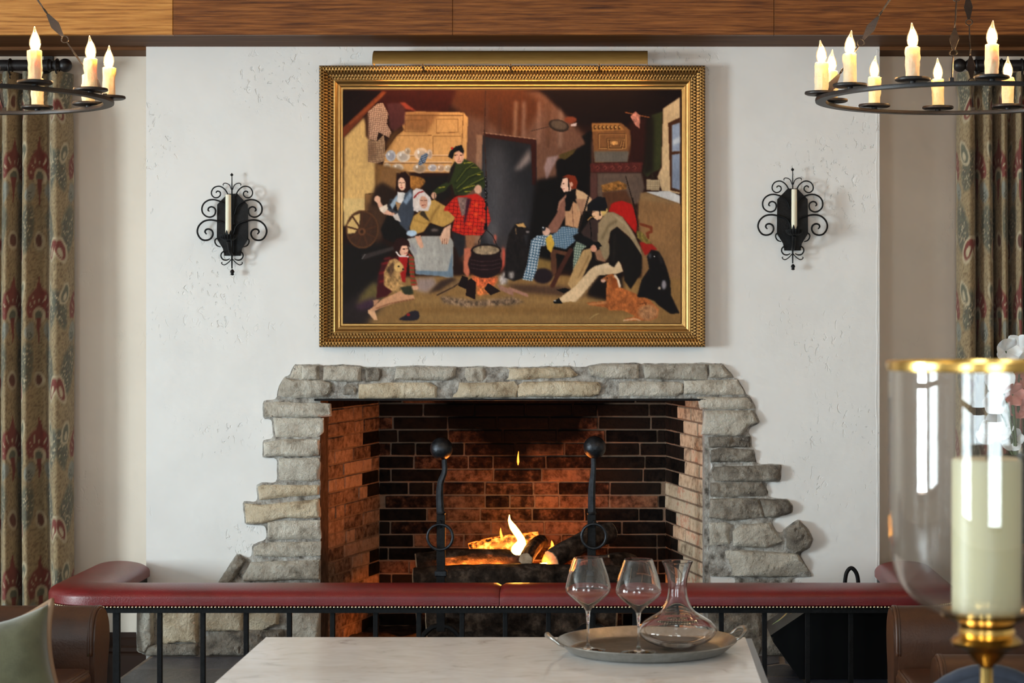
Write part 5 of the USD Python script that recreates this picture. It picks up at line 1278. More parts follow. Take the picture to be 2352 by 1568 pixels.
FR = dict(x0=736.5, x1=1619.5, y0=153, y1=797, ix0=794, ix1=1560.5, iy0=211.5, iy1=738.5)
def painting():
    p = thing('framed_painting', 'large oil painting of people and dogs round a cottage fire in a wide gilt frame', 'painting', at(1178, 475, 7.975))
    k = paint_scene()
    d = 7.968
    P = np.stack([EX + (k.X - CX) * BREAST / FPX, np.full(k.X.shape, d), EZ - (k.Y - CY) * BREAST / FPX], -1)
    g = grid(P)
    if g.face_normals[0][1] > 0: g.invert()
    lin = np.clip(k.c, 0, 255) / 255
    lin = np.where(lin < .04045, lin / 12.92, ((lin + .055) / 1.055) ** 2.4)
    obj('canvas', g, M['canvas'], p, True, colors=np.clip(lin ** 1.12 * 1.0, 0, 1).reshape(-1, 3), label='oil painting of people and dogs round a cottage fire')
    s = BREAST / FPX
    X0, Z1 = at(FR['x0'], FR['y0'], BREAST)[[0, 2]]; X1, Z0 = at(FR['x1'], FR['y1'], BREAST)[[0, 2]]
    W = (FR['ix0'] - FR['x0']) * s
    u = np.r_[np.linspace(0, .034, 22), np.linspace(.0355, .056, 16), np.array([.0575, .059, .0605, .062, .064, .067, .070, .073, .0755, .077, .0785, .080, .082, .084, .0865, .089, .091, .093, .095, W])]
    base_u = [0, .001, .004, .008, .022, .034, .036, .050, .056, .058, .061, .064, .070, .0755, .077, .079, .081, .084, .088, .091, .093, W]
    base_h = [.012, .034, .040, .044, .040, .030, .031, .026, .024, .027, .028, .024, .019, .017, .020, .021, .017, .015, .016, .015, .012, .006]
    def lobes(q, u):
        pitch = 7.28 * s
        h = np.zeros_like(u)
        rows = [(.0005, .0115, 0, .0045), (.0105, .0225, .5, .0045), (.0205, .0345, 0, .0042), (.0355, .0465, .5, .0030), (.0455, .0565, 0, .0030)]
        for u0, u1, ph, amp in rows:
            t = (u - u0) / (u1 - u0)
            f = ((q / pitch + ph) % 1) * 2 - 1
            wid = np.sqrt(np.clip(t * 1.25, 0, 1))
            r = np.clip(1 - (f / np.maximum(.92 * wid, .05)) ** 2, 0, 1) ** .5
            r = r * (1 - .55 * np.exp(-(f / .28) ** 2) * (t > .45))
            on = (t >= 0) & (t <= 1)
            h = np.where(on, np.maximum(h, amp * r * np.clip((1.02 - t) * 8, 0, 1)), h)
        return h
    def rail(length):
        ns = int(length / .00125)
        q = np.linspace(0, 1, ns)
        U, Q = np.meshgrid(u, q, indexing='ij')
        L = U + (length - 2 * U) * Q                # mitred ends
        h = lobes(L - length / 2, U)
        H = np.interp(U, base_u, base_h) + h
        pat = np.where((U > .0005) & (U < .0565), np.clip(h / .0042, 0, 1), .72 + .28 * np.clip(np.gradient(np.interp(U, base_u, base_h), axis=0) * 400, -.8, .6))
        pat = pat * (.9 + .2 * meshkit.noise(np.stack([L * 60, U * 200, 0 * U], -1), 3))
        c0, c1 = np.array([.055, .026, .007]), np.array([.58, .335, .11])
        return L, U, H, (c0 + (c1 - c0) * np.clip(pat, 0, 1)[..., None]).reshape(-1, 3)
    lw, lh = X1 - X0, Z1 - Z0
    for side_ in ('top', 'bottom', 'left', 'right'):
        L, U, H, c = rail(lw if side_ in ('top', 'bottom') else lh)
        Y = BREAST - .014 - H
        if side_ == 'top': V = np.stack([X0 + L, Y, Z1 - U], -1)
        elif side_ == 'bottom': V = np.stack([X1 - L, Y, Z0 + U], -1)
        elif side_ == 'left': V = np.stack([X0 + U, Y, Z0 + L], -1)
        else: V = np.stack([X1 - U, Y, Z1 - L], -1)
        g = grid(V)
        if (g.face_normals[:, 1] * g.area_faces).sum() > 0: g.invert()
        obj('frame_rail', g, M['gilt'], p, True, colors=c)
    back = mf(box(X0 + .002, X1 - .002, 7.972, 7.9995, Z0 + .002, Z1 - .002))
    obj('frame_back', back, M['trim'], p, False)
painting()

def picture_light():
    p = thing('picture_light', 'long brass picture light mounted above the gilt frame', 'lamp', at(1171, 130, 7.9))
    d = 7.86
    a, b = at(857, 113, d), at(1487, 148, d)
    z1, z0 = a[2], b[2]
    R = (z1 - z0)
    t = np.linspace(0, PI / 2, 14)
    out = [(d + .055 - .075 * math.sin(x) * 1.0, z0 + R * math.cos(x) ** .8) for x in t]
    sec = [(d + .055, z1)] + out[1:]
    inn = [(y + .002 * (1 if i else 0), z - .002) for i, (y, z) in enumerate(sec)]
    poly = Polygon(sec + [(sec[-1][0] + .002, sec[-1][1])] + inn[::-1][1:])
    g = prism(poly.buffer(0), a[0], b[0], 'yz')
    obj('shade', g, M['brass_satin'], p, 40)
    obj('back_panel', rbox(a[0], b[0], d + .053, d + .056, z0 + .012, z1, .0005), M['brass_satin'], p, False)
    for x in (a[0], b[0]):
        cap = prism(Polygon(sec + [(d + .055, z0)]), x - .001, x + .001, 'yz')
        obj('end_cap', cap, M['brass_satin'], p, False)
    obj('lamp_tube', tube([(a[0] + .02, d + .028, z0 + .022), (b[0] - .02, d + .028, z0 + .022)], .008, 12), M['strip'], p, True)
    for px in (970, 1172, 1376):
        c = at(px, 150, d)
        obj('arm', tube(spline([(c[0], d + .03, z0 + .05), (c[0], d + .02, z0 + .004), (c[0], d + .03, z0 - .010), (c[0], 7.972, z0 - .018)], 6), .0045, 8), M['bronze'], p, True)
M['strip'] = mat('lamp_strip', {'e': ('emission', {'color': (1.0, 0.66, 0.30), 'strength': 45.0})}, [], surface='e.emission')
picture_light()

# ================================================================== CURTAINS
def paisley(s, z):
    """Printed pattern of the curtain cloth: red palmettes, grey-green leaves and scrolls, cream paisleys on an old gold ground."""
    W, H = .30, .545
    wq = np.stack([s * 14, z * 14, 0 * s + 2], -1)
    s = s + .020 * (meshkit.fbm(wq, 3, 31) - .5); z = z + .024 * (meshkit.fbm(wq, 3, 33) - .5)
    a = np.abs(((s / W + .5) % 1) - .5) * W
    b = z % H
    c = np.zeros(s.shape + (3,))
    def put(m, col):
        m = np.clip(m, 0, 1)[..., None]
        c[:] = c * (1 - m) + np.array(col) * m
    sp = meshkit.noise(np.stack([s * 260, z * 260, 0 * s], -1), 4)
    sp2 = meshkit.fbm(np.stack([s * 90, z * 90, 0 * s + 3], -1), 3, 8)
    put(1 + 0 * a, (.37, .27, .145))
    put(smooth01((sp - .62) * 6) * .75, (.20, .12, .06))
    def el(ca, cb, ra, rb, th=0, soft=.25):
        x, y = a - ca, (b - cb + H / 2) % H - H / 2
        u, v = x * math.cos(th) + y * math.sin(th), -x * math.sin(th) + y * math.cos(th)
        return (1 - np.sqrt((u / ra) ** 2 + (v / rb) ** 2)) / soft, u, v
    leaf = lambda *q: el(*q)[0]
    teal, dteal, cream, red, grey = (.150, .142, .095), (.11, .105, .078), (.52, .42, .27), (.21, .048, .035), (.27, .26, .21)
    for ca, cb, ra, rb, th in ((.085, .17, .052, .115, .25), (.125, .40, .034, .09, -.2)):
        put(leaf(ca, cb, ra, rb, th), teal)
        put(leaf(ca, cb, ra, rb, th) * smooth01((sp2 - .5) * 8) * .8, dteal)
        put(leaf(ca, cb, ra, rb, th) * smooth01((sp - .7) * 8) * .6, cream)
    fl_ = np.abs((meshkit.fbm(np.stack([s * 30, z * 30, 0 * s + 7], -1), 3, 12) * 14) % 1 - .5)
    put(smooth01((.13 - fl_) * 14) * .45, (.16, .09, .05))
    put(leaf(.055, .315, .030, .045, .4), grey)
    m, u, v = el(.060, .300, .022, .026)
    put(m * smooth01((np.sin(np.hypot(u, v) * 620) - .1) * 3), dteal)
    # paisley with cream rim and red heart
    for ca, cb, ra, rb, th in ((.128, .09, .030, .062, -.35), (.105, .465, .026, .055, .3)):
        put(leaf(ca, cb, ra, rb, th, .15), cream); put(leaf(ca, cb, ra * .74, rb * .78, th, .2), red if cb < .3 else teal)
        put(leaf(ca, cb - .01, ra * .36, rb * .4, th, .3), cream)
    # palmette fan
    y = b - .375
    r, t = np.hypot(a, y), np.arctan2(a, y)
    fan = (1 - r / (.118 - .028 * np.abs(t))) * 8
    fan = np.where((t < 1.75), fan, 0)
    put(fan, red)
    rays = smooth01((np.cos(t * 15) - .6) * 4) * smooth01((r - .045) * 60) * smooth01((.100 - .025 * t - r) * 90)
    put(np.where(t < 1.7, rays, 0) * .9, cream)
    put((1 - r / .038) * 6, cream); put((1 - r / .022) * 6, teal)
    put((1 - a / np.maximum(.030 * (1 - (b - .45) / .085), 1e-3)) * 3 * ((b > .44) & (b < .535)), red)
    put((1 - a / np.maximum(.020 * ((b - .265) / .10), 1e-3)) * 3 * ((b > .27) & (b < .365)), red)
    put(leaf(0, .125, .034, .040, 0, .2), cream); put(leaf(0, .125, .022, .027, 0, .25), (.15, .055, .035))
    c *= (.60 + .30 * sp2)[..., None]
    return c

def curtain(label, ctrl, z0, z1, pinch, flip):
    P = spline([(EX + (x - CX) * 8.1 / FPX, y) for x, y in ctrl], 14)
    L = np.r_[0, np.cumsum(np.linalg.norm(np.diff(P, axis=0), axis=1))]
    z = np.r_[np.linspace(z0, 2.0, 290), np.linspace(2.005, z1, 70)]
    S_, Z = np.meshgrid(L, z, indexing='ij')
    X = np.repeat(P[:, :1], len(z), 1); Y = np.repeat(P[:, 1:], len(z), 1)
    top = np.exp(-((Z - (z1 - .115)) / .045) ** 2)
    lo = smooth01((z1 - .12 - Z) / 2.0)
    Y = 8.09 + (Y - 8.09) * (1 - .62 * top) + .006 * np.sin(Z * 2.3 + X * 20) * lo
    X = X + .007 * np.sin(Z * 1.9 + X * 9) * lo + .010 * lo * np.sin(X * 14 + 1)
    for cxp in pinch:
        x0 = EX + (cxp - CX) * 8.1 / FPX
        w = top * np.exp(-((X - x0) / .030) ** 2)
        X = X - (X - x0) * .55 * w
        Y = Y - .022 * w
    g = grid(np.stack([X, Y, Z], -1))
    if (g.face_normals[:, 1] * g.area_faces).sum() > 0: g.invert()
    col = paisley(S_ + flip, Z)
    obj('curtain', g, M['cloth'], smooth=True, colors=col.reshape(-1, 3), label=label, cat='curtain', group='paisley curtains')
zt = at(0, 168, 8.1)[2]
left_c = [(-330, 8.13), (-290, 8.03), (-240, 8.13), (-190, 8.03), (-150, 8.13), (-110, 8.03), (-70, 8.13), (-30, 8.04), (0, 8.12), (9, 8.08), (26, 8.03), (42, 8.075), (48, 8.15), (54, 8.10), (60, 8.055), (75, 8.035), (101, 8.125), (134, 8.03), (156, 8.07), (163, 8.14)]
curtain('paisley curtain in red, gold and grey green at the left edge', left_c, .03, zt, (30, 78, 132), .07)
right_c = [(2199, 8.13), (2203, 8.07), (2219, 8.03), (2235, 8.06), (2241, 8.15), (2250, 8.08), (2264, 8.035), (2276, 8.07), (2282, 8.16), (2291, 8.09), (2301, 8.045), (2312, 8.08), (2319, 8.16), (2328, 8.08), (2337, 8.03), (2347, 8.08), (2354, 8.16)]
right_c += [(2352 + 18 + 36 * i, 8.04 if i % 2 == 0 else 8.15) for i in range(10)]
curtain('paisley curtain in narrow folds at the right edge', right_c, .03, zt, (2222, 2264, 2300, 2338), .02)

def rod(label, x_end, x_far, rings):
    y, z = 8.045, at(0, 150, 8.045)[2]
    p = thing('curtain_rod', label, 'curtain rod', (at(x_end, 0, y)[0], y, z), group='dark curtain rods')
    s = 1 if x_end > x_far else -1
    xe, xf = at(x_end, 0, y)[0], at(x_far, 0, y)[0]
    obj('pole', tube([(xe - s * .075, y, z), (xf, y, z)], .0215, 20), M['bronze'], p, 40)
    prof = [(0, -.032), (.018, -.026), (.0245, 0), (.018, .026), (0, .032)]
    f = lathe([(0, -.095), (.020, -.095), (.026, -.088), (.020, -.080), (.015, -.072), (.020, -.064), (.024, -.058), (.018, -.050), (.014, -.045)] + [(.0265 * math.cos(t), -.024 + .0265 * math.sin(t)) for t in np.linspace(-.9, PI / 2 - .001, 14)] + [(0, .0025)], n=32)
    f.apply_transform(trimesh.transformations.rotation_matrix(PI / 2 * s, [0, 1, 0]))
    f.apply_translation([xe + s * .0, y, z])
    obj('finial', f, M['bronze'], p, 40)
    for r in rings:
        x = at(r, 0, y)[0]
        obj('curtain_ring', [ring((x, y, z - .006), .030, .0035, 24, axis='x'), ring((x, y, z - .043), .009, .002, 12, axis='x')], M['bronze'], p, True)
    for bx in (xe - s * .13,):
        obj('bracket', [rbox(bx - .012, bx + .012, y, BACK, z - .012, z + .012, .003), rbox(bx - .02, bx + .02, BACK - .012, BACK, z - .06, z + .06, .003)], M['bronze'], p, False)
rod('dark curtain rod with ball finial at the upper left', 164, -420, (132, 86, 24, -30, -110, -190, -290))
rod('dark curtain rod with ball finial at the upper right', 2190, 2760, (2228, 2268, 2300, 2346, 2400, 2470, 2540, 2610))

# ================================================================== LOW TABLE AND WHAT STANDS ON IT
TZ = .665
def table():
    x0, x1, y1, y0 = at(610, 0, 5.17)[0], at(1712, 0, 5.17)[0], 5.17, 3.85
    p = thing('coffee_table', 'low table with a pale polished marble top in front of the fender', 'table', ((x0 + x1) / 2, 4.5, 0))
    obj('tabletop', rbox(x0, x1, y0, y1, TZ - .022, TZ, .0015), M['marble'], p, False, label='cream marble top')
    t = .012
    obj('edge_band', [box(x1, x1 + .016, y0 - t, y1 + .004, TZ - .03, TZ - .004), box(x0 - .002, x1, y0 - t, y0, TZ - .03, TZ - .004), box(x0 - .002, x0, y0, y1 + .004, TZ - .03, TZ - .004)], M['edge'], p, False)
    obj('apron', box(x0 + .03, x1 - .03, y0 + .03, y1 - .03, TZ - .10, TZ - .022), M['trim'], p, False)
    for x in (x0 + .03, x1 - .08):
        for y in (y0 + .03, y1 - .08):
            obj('leg', rbox(x, x + .05, y, y + .05, 0, TZ - .10, .003), M['trim'], p, False)
table()
TC = np.array([at(1486, 0, 4.96)[0], 4.96, TZ])
def tray():
    p = thing('serving_tray', 'round pewter tray with two loop handles holding the glasses and decanter', 'tray', TC)
    base = lathe([(0, .0005), (.178, .0005), (.190, .004), (.214, .024), (.2165, .0265), (.2155, .0285), (.212, .0270), (.188, .0085), (.176, .0058), (0, .0058)], TC, 96)
    obj('tray_dish', base, M['pewter'], p, 40)
    obj('etched_floor', lathe([(0, .0052), (.174, .0052), (.1745, .0062), (0, .0064)], TC, 96), M['pewter_dark'], p, 40, label='dark etched floor of the tray')
    for s in (0, PI):
        a0 = math.radians(13) + s
        def q(r, a, z): return TC + [r * math.cos(a0 + a), r * math.sin(a0 + a), z]
        P = spline([q(.213, -.17, .024), q(.226, -.165, .030), q(.238, -.12, .042), q(.243, 0, .046), q(.238, .12, .042), q(.226, .165, .030), q(.213, .17, .024)], 8)
        w = np.interp(np.linspace(0, 1, len(P)), [0, .25, .5, .75, 1], [.0028, .0036, .0072, .0036, .0028])
        obj('handle', tube(P, w, 12), M['pewter'], p, True)
tray()
mm = .001
def vessel(name, label, cat, px, d, prof, wall, group=None, foot=None):
    """Blown glass: outer profile up, inner profile down, one closed solid."""
    o = at(px, 0, d)
    base = np.array([o[0], d, TZ + .0065])
    out = spline(np.array(prof) * mm, 6)
    p = thing(name, label, cat, base, group=group)
    return p, base, out
def wine_glass(label, px, d):
    bowl = [(4.3, 78), (5, 88), (7.7, 97), (15.5, 106), (26.5, 115), (42, 128), (52, 138.5), (54.2, 147), (52.5, 158), (48.5, 175), (43.5, 191), (38, 207), (33.5, 221)]
    p, base, o = vessel('wine_glass', label, 'wine glass', px, d, bowl, 1, group='wine glasses on the tray')
    inn = o.copy(); inn[:, 0] -= .0011
    inn = inn[(inn[:, 0] > .004) & (inn[:, 1] > .094)]
    prof = [(0, .0785)] + [tuple(x) for x in o] + [(o[-1, 0] - .0005, o[-1, 1] + .0006)] + [tuple(x) for x in inn[::-1]] + [(0, inn[0, 1] - .0006)]
    obj('bowl', lathe(prof, base, 64), M['glass'], p, 50)
    st = spline(np.array([(40.5, .6), (40.5, 1.6), (26, 3.2), (12, 6), (5.2, 11), (3.4, 22), (2.9, 45), (3.1, 66), (4.5, 78.4)]) * mm, 6)
    obj('stem', lathe([(0, 0), (.040, 0)] + [tuple(x) for x in st] + [(0, .0784)], base, 48), M['glass'], p, 50)
wine_glass('empty burgundy wine glass, the left one on the tray', 1350.5, 4.93)
wine_glass('empty burgundy wine glass, between the other glass and the decanter', 1466.5, 4.895)
def decanter():
    pr_ = [(33, 0), (58, 8), (80, 19), (92, 32), (94.5, 44), (84, 60), (67, 72), (51, 81), (39, 90), (30, 106), (25, 121), (23, 135), (22.5, 148), (24.5, 165), (28, 180), (33, 196), (38, 206)]
    p, base, o = vessel('decanter', 'wide-bottomed clear glass wine decanter standing behind the glasses', 'decanter', 1556, 4.975, pr_, 2)
    n = np.gradient(o, axis=0); n /= np.linalg.norm(n, axis=1, keepdims=True)
    inn = o + np.column_stack([-n[:, 1], n[:, 0]]) * .0018
    inn = inn[(inn[:, 1] > .004) & (inn[:, 0] > .01)]
    prof = [(0, .003), (.02, .002)] + [tuple(x) for x in o] + [(o[-1, 0] - .001, o[-1, 1] + .001)] + [tuple(x) for x in inn[::-1]] + [(0, .006)]
    obj('body', lathe(prof, base, 80), M['glass'], p, 50)
decanter()

# ================================================================== LEATHER SEATS
def leather_seat(name, label, cat, xf, s, ya0, ya1, yb0, yb1, depth, H=.65):
    """Club seat facing +x (s=1) or -x (s=-1); far arm between ya0 and ya1, near arm between yb0 and yb1; xf the front of the arms."""
    xb = xf - s * depth
    p = thing(name, label, cat, ((xf + xb) / 2, (ya1 + yb0) / 2, 0), group='brown leather armchairs')
    def X(a, b): return sorted((xf - s * a, xf - s * b))
    def arm(y_in, sg):
        w = .15
        pr_ = [(0, .12), (0, .52), (.004, .575), (.022, .622), (.060, .646), (.100, .648), (.140, .634), (.172, .600), (.182, .560), (.176, .515), (.160, .470), (.150, .42), (.148, .12)]
        P = spline([pr_[i] for i in range(1, len(pr_) - 1)], 5)
        P = np.vstack([pr_[0], P, pr_[-1]])
        poly = Polygon([(y_in + sg * a, b) for a, b in P])
        a, b = X(.012, depth - .02)
        obj('arm', prism(poly, a, b, 'yz'), M['brown'], p, 40)
        inner = poly.buffer(-.008)
        a, b = X(0, .014)
        m = prism(inner.buffer(.001), a, b, 'yz')
        obj('arm_panel', m, M['brown'], p, 40)
        ring_ = np.array(poly.buffer(-.004).exterior.coords)[:-1]
        ring_ = ring_[ring_[:, 1] > .14]
        k = np.argmax(np.linalg.norm(np.roll(ring_, -1, 0) - ring_, axis=1)); ring_ = np.roll(ring_, -(k + 1), 0)
        obj('piping', tube([(xf - s * .010, a_, b_) for a_, b_ in ring_], .0055, 8), M['brown'], p, True)
        obj('piping', tube([(xf - s * .017, a_, b_) for a_, b_ in ring_], .0052, 8), M['piping'], p, True)
    arm(ya0, 1); arm(yb1, -1)
    a, b = X(.03, depth - .03)
    obj('seat_base', rbox(a, b, yb1 - .01, ya0 + .01, .12, .34, .01), M['brown'], p, False)
    n = max(1, round((ya0 - yb1) / .75))
    for i in range(n):
        c0, c1 = yb1 + (ya0 - yb1) * i / n, yb1 + (ya0 - yb1) * (i + 1) / n
        a, b = X(.0, depth - .22)
        obj('seat_cushion', pillowbox(a, b, c0 + .004, c1 - .004, .335, .492, .030), M['brown'], p, 40)
        xe = xf - s * .012
        for zz in (.481, .350):
            obj('piping', tube([(xe, c0 + .02, zz), (xe, c1 - .02, zz)], .006, 8), M['brown'], p, True)
    a, b = X(depth - .24, depth)
    obj('backrest', pillowbox(a, b, yb1 - .12, ya0 + .12, .15, .88, .06), M['brown'], p, 40)
    for x in (xf - s * .08, xb + s * .08):
        for y in (yb1 - .08, ya0 + .08):
            obj('foot', lathe([(0, 0), (.018, 0), (.026, .05), (.03, .12), (0, .12)], (x, y, 0), 16), M['trim'], p, 40)
leather_seat('leather_armchair', 'brown leather armchair facing right, beside the green cushion at the lower left', 'armchair', -1.040, 1, 5.75, 5.93, 4.93, 5.08, .95)
leather_seat('leather_armchair', 'brown leather armchair facing left at the lower right', 'armchair', 1.190, -1, 5.75, 5.93, 4.93, 5.08, .95)

def pillow():
    """Square velvet cushion leaning back, with a braided edge and pointed corners."""
    n = 40
    u, v = np.meshgrid(np.linspace(-1, 1, n), np.linspace(-1, 1, n), indexing='ij')
    TR, TL, BR, BL = (np.array(q) for q in ((-.835, 4.60, .835), (-1.25, 4.58, .79), (-.650, 4.40, .462), (-1.12, 4.38, .455)))
    a, b = (u + 1) / 2, (v + 1) / 2
    pinch = .055 * (1 - v ** 2) * np.abs(u) ** 4 * np.sign(u), .060 * (1 - u ** 2) * np.abs(v) ** 4 * np.sign(v)
    C = BL + (BR - BL) * a[..., None] + (TL - BL) * b[..., None] + (TR - TL - BR + BL) * (a * b)[..., None]
    C = C - pinch[0][..., None] * np.array([1, 0, -.15]) - pinch[1][..., None] * np.array([0, 0, 1])
    nn = np.cross(BR - BL, TL - BL); nn /= np.linalg.norm(nn)
    T = .085 * ((1 - u ** 2) * (1 - v ** 2)) ** .42
    T = T * (1 + .12 * (meshkit.fbm(np.stack([u * 3, v * 3, 0 * u], -1), 3, 5) - .5))
    c = C.mean((0, 1)) - [0, 0, .19]
    p = thing('throw_pillow', 'olive green velvet cushion with brown braid edge at the lower left corner', 'pillow', c)
    f = lambda s_: C + (s_ * T)[..., None] * nn
    front, back = grid(f(-1)), grid(f(1), flip=True)
    g = trimesh.util.concatenate([front, back]); g.merge_vertices(); g.fix_normals()
    obj('cushion', g, M['green'], p, True)
    k = np.r_[[(i, 0) for i in range(n)], [(n - 1, j) for j in range(n)], [(i, n - 1) for i in range(n - 1, -1, -1)], [(0, j) for j in range(n - 1, -1, -1)]]
    F = f(0)
    P = np.array([F[i, j] for i, j in k])
    P = P[np.r_[True, np.linalg.norm(np.diff(P, axis=0), axis=1) > 1e-6]][:-1]
    obj('braid', tube(P, .0075, 8, closed=True), M['braid'], p, True)
pillow()
ot = thing('ottoman', 'low brown leather ottoman under the green cushion', 'ottoman', (-.95, 4.3, 0))
obj('seat', pillowbox(-1.35, -.60, 3.95, 4.80, .28, .445, .04), M['brown'], ot, 40)
for x in (-1.28, -.67):
    for y in (4.02, 4.73):
        obj('leg', lathe([(0, 0), (.018, 0), (.028, .285), (0, .285)], (x, y, 0), 16), M['trim'], ot, 40)

def blue_chair():
    c = at(2266, 0, 4.0)
    x, y = c[0], 4.0
    p = thing('dining_chair', 'chair with an oval blue-grey velvet back at the bottom right', 'chair', (x, y, 0))
    t = np.linspace(0, 2 * PI, 48, endpoint=False)
    rx, rz, zc = .200, .285, .505
    top = at(0, 1532, 4.0)[2]
    zc = top - rz
    n, m = 16, 48
    r = np.sin(np.linspace(0, PI / 2, n))
    R, T_ = np.meshgrid(r, t, indexing='ij')
    th = .045 * np.sqrt(np.clip(1 - R ** 2.5, 0, 1))
    def face(s_): return np.stack([x + rx * R * np.cos(T_), y + s_ * th, zc + rz * R * np.sin(T_)], -1)
    g = trimesh.util.concatenate([grid(face(-1), close_u=True), grid(face(1), close_u=True, flip=True)]); g.merge_vertices(); g.fix_normals()
    obj('backrest', g, M['blue'], p, True)
    obj('back_frame', tube(np.stack([x + (rx + .0) * .97 * np.cos(t), 0 * t + y, zc + rz * .97 * np.sin(t)], 1), .016, 10, closed=True), M['blue'], p, True)
    obj('seat', pillowbox(x - .24, x + .24, y + .02, y + .50, .40, .50, .045), M['blue'], p, 40)
    for dx in (-.2, .2):
        for dy in (.05, .45):
            obj('leg', tube([(x + dx, y + dy, .41), (x + dx * 1.05, y + dy, 0)], np.array([.022, .014]), 12), M['trim'], p, 40)
        obj('back_stile', tube([(x + dx * .55, y + .06, .42), (x + dx * .55, y + .01, zc)], .014, 10), M['trim'], p, 40)
blue_chair()

# ================================================================== HURRICANE LAMP IN THE FOREGROUND
HD = 2.85
HX = at(2266, 0, HD)[0]
def hz(y): return at(0, y, HD)[2]
def hurricane():
    k = HD / FPX
    zb = .70
    t = thing('side_table', 'small round dark side table under the tall brass candle holder', 'table', (HX, HD, 0))
    obj('tabletop', lathe([(0, zb - .03), (.235, zb - .03), (.25, zb - .02), (.25, zb - .006), (.244, zb), (0, zb)], (HX, HD, 0), 64), M['trim'], t, 40)
    obj('pedestal', lathe([(0, 0), (.16, 0), (.17, .02), (.06, .06), (.035, .2), (.045, .4), (.035, .6), (.08, zb - .03), (0, zb - .03)], (HX, HD, 0), 32), M['trim'], t, 40)
    p = thing('hurricane_lamp', 'tall clear glass hurricane candle holder on a turned brass stem, right foreground', 'candle holder', (HX, HD, zb))
    R = 224 * k
    px = [(30, 1424), (60, 1421), (105, 1408), (150, 1388), (186, 1356), (207, 1318), (219, 1270), (223, 1200), (224, 1100), (224, 980), (224, 846)]
    pr_ = spline([(r * k, hz(y)) for r, y in px], 8)
    inn = pr_[::-1].copy(); inn[:, 0] = np.maximum(inn[:, 0] - .0022, .002); inn[:, 1] += np.where(inn[:, 0] < R * .8, .0022, 0)
    obj('glass_shade', lathe([(0.004, pr_[0, 1])] + [tuple(x) for x in pr_] + [tuple(x) for x in inn] + [(.004, pr_[0, 1] + .0022), (.004, pr_[0, 1])], (HX, HD, 0), 96), M['thin_glass'], p, 50)
    z0, z1 = hz(850), hz(829)
    obj('brass_rim', lathe([(R - .003, z0), (R + .0035, z0), (R + .0042, (z0 + z1) / 2), (R + .0035, z1), (R - .003, z1), (R - .0036, (z0 + z1) / 2), (R - .003, z0)], (HX, HD, 0), 128), M['brass'], p, 40)
    br = [(0, 1400), (80, 1400), (84, 1404), (92, 1398), (108, 1402), (104, 1412), (84, 1422), (66, 1430), (62, 1440), (66, 1450), (62, 1456), (72, 1462), (82, 1472), (78, 1480), (56, 1488), (42, 1500), (30, 1516), (20, 1524), (14, 1534), (15, 1600), (14, 1720), (16, 1790), (24, 1800), (18, 1812), (34, 1830), (62, 1850), (100, 1866), (118, 1878)]
    zz = [hz(y) for _, y in br]
    f = (zz[-1] - zb)
    pr2 = [(r * k, z if z > hz(1700) else zb + (z - zz[-1]) * (hz(1700) - zb) / (hz(1700) - zz[-1])) for (r, _), z in zip(br, zz)]
    pr2[0] = (0, hz(1425) + .006); pr2[1] = (58 * k, hz(1425) + .006)
    pr2 = [pr2[0], pr2[1], (60 * k, hz(1428))] + [q for q in pr2[4:]]
    pr2 = pr2 + [(118 * k, zb), (0, zb)]
    obj('brass_stem', lathe(pr2[::-1], (HX, HD, 0), 64), M['brass'], p, 35)
    c = thing('pillar_candle', 'thick cream pillar candle inside the foreground hurricane glass', 'candle', (HX, HD, hz(1390)))
    r = 79 * k
    b, tp = hz(1425) + .007, hz(1052)
    obj('candle_body', lathe([(0, b), (r - .003, b), (r, b + .004), (r, tp - .005), (r - .001, tp - .0015), (r - .004, tp), (r * .7, tp - .003), (0, tp - .006)], (HX, HD, 0), 64), M['wax_pillar'], c, 40)
    obj('wick', tube([(HX, HD, tp - .007), (HX + .001, HD, tp + .004), (HX + .004, HD, tp + .010)], .0014, 8), M['wick'], c, True)
hurricane()

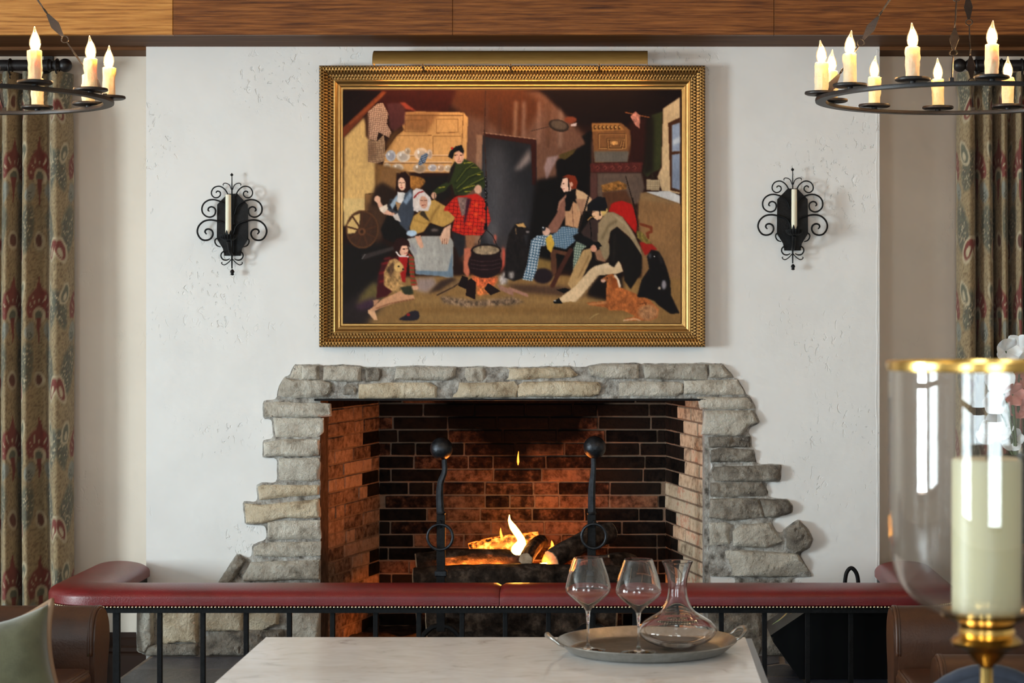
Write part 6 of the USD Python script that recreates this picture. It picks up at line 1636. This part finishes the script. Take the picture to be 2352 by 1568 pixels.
# ================================================================== FLOWERS IN THE RIGHT-HAND CORNER
def flowers():
    d = 7.55
    o = at(2336, 0, d)
    x, y = o[0], d
    t = thing('side_table', 'small dark side table in the right-hand corner under the white flowers', 'table', (x, y, 0))
    obj('tabletop', lathe([(0, .61), (.19, .61), (.2, .62), (.2, .635), (.195, .64), (0, .64)], (x, y, 0), 40), M['trim'], t, 40)
    obj('pedestal', lathe([(0, 0), (.13, 0), (.14, .02), (.03, .06), (.025, .5), (.06, .61), (0, .61)], (x, y, 0), 24), M['trim'], t, 40)
    p = thing('flower_vase', 'black vase of white and salmon flowers seen through the hurricane glass', 'flowers', (x, y, .64))
    obj('vase', lathe([(0, .64), (.05, .64), (.075, .72), (.08, .80), (.055, .90), (.04, .94), (.05, .96), (.045, .96), (.035, .94), (0, .93)], (x, y, 0), 40), M['lacquer'], p, 40)
    rr = np.random.default_rng(12)
    def petal(c, dirn, up, L, w, m):
        n = 9
        u, v = np.meshgrid(np.linspace(0, 1, n), np.linspace(-1, 1, 7), indexing='ij')
        W_ = w * np.sin(PI * np.clip(u * .92 + .06, 0, 1)) ** .7
        sd = np.cross(dirn, up)
        P = c + (L * u)[..., None] * dirn + (W_ * v)[..., None] * sd + (.25 * L * u ** 2 - .35 * W_ * v ** 2)[..., None] * up
        top = grid(P); bot = grid(P - up * .002, flip=True)
        return trimesh.util.concatenate([top, bot])
    heads = [(2310, 806, .060, 'petal'), (2342, 802, .064, 'petal'), (2300, 876, .070, 'petal'), (2285, 925, .055, 'petal'), (2325, 905, .052, 'petal_pink'), (2338, 940, .052, 'petal_pink'),
             (2290, 985, .072, 'petal'), (2322, 1010, .055, 'petal'), (2345, 868, .050, 'petal_pink'), (2268, 1000, .05, 'petal')]
    for hx, hy, s, m in heads:
        c = at(hx, hy, d + rr.uniform(-.05, .04))
        f = np.array([rr.uniform(-.5, .3), -1, rr.uniform(-.1, .5)]); f /= np.linalg.norm(f)
        a = np.cross(f, [0, 0, 1.0]); a /= np.linalg.norm(a); b = np.cross(a, f)
        pt = []
        for i in range(6):
            t_ = i * PI / 3 + rr.uniform(-.15, .15)
            dd = a * math.cos(t_) + b * math.sin(t_) + f * .45; dd /= np.linalg.norm(dd)
            up = f - dd * (f @ dd); up /= np.linalg.norm(up)
            pt.append(petal(c, dd, up, s, s * .42, m))
        bl = obj('blossom', pt, M[m], p, 40, label='white blossom' if m == 'petal' else 'salmon pink blossom')
        obj('stalk', tube(spline([c, c * .5 + np.array([x, y, .9]) * .5 + [0, 0, .05], (x, y, .93)], 6), .004, 6), M['stem'], p, True)
flowers()
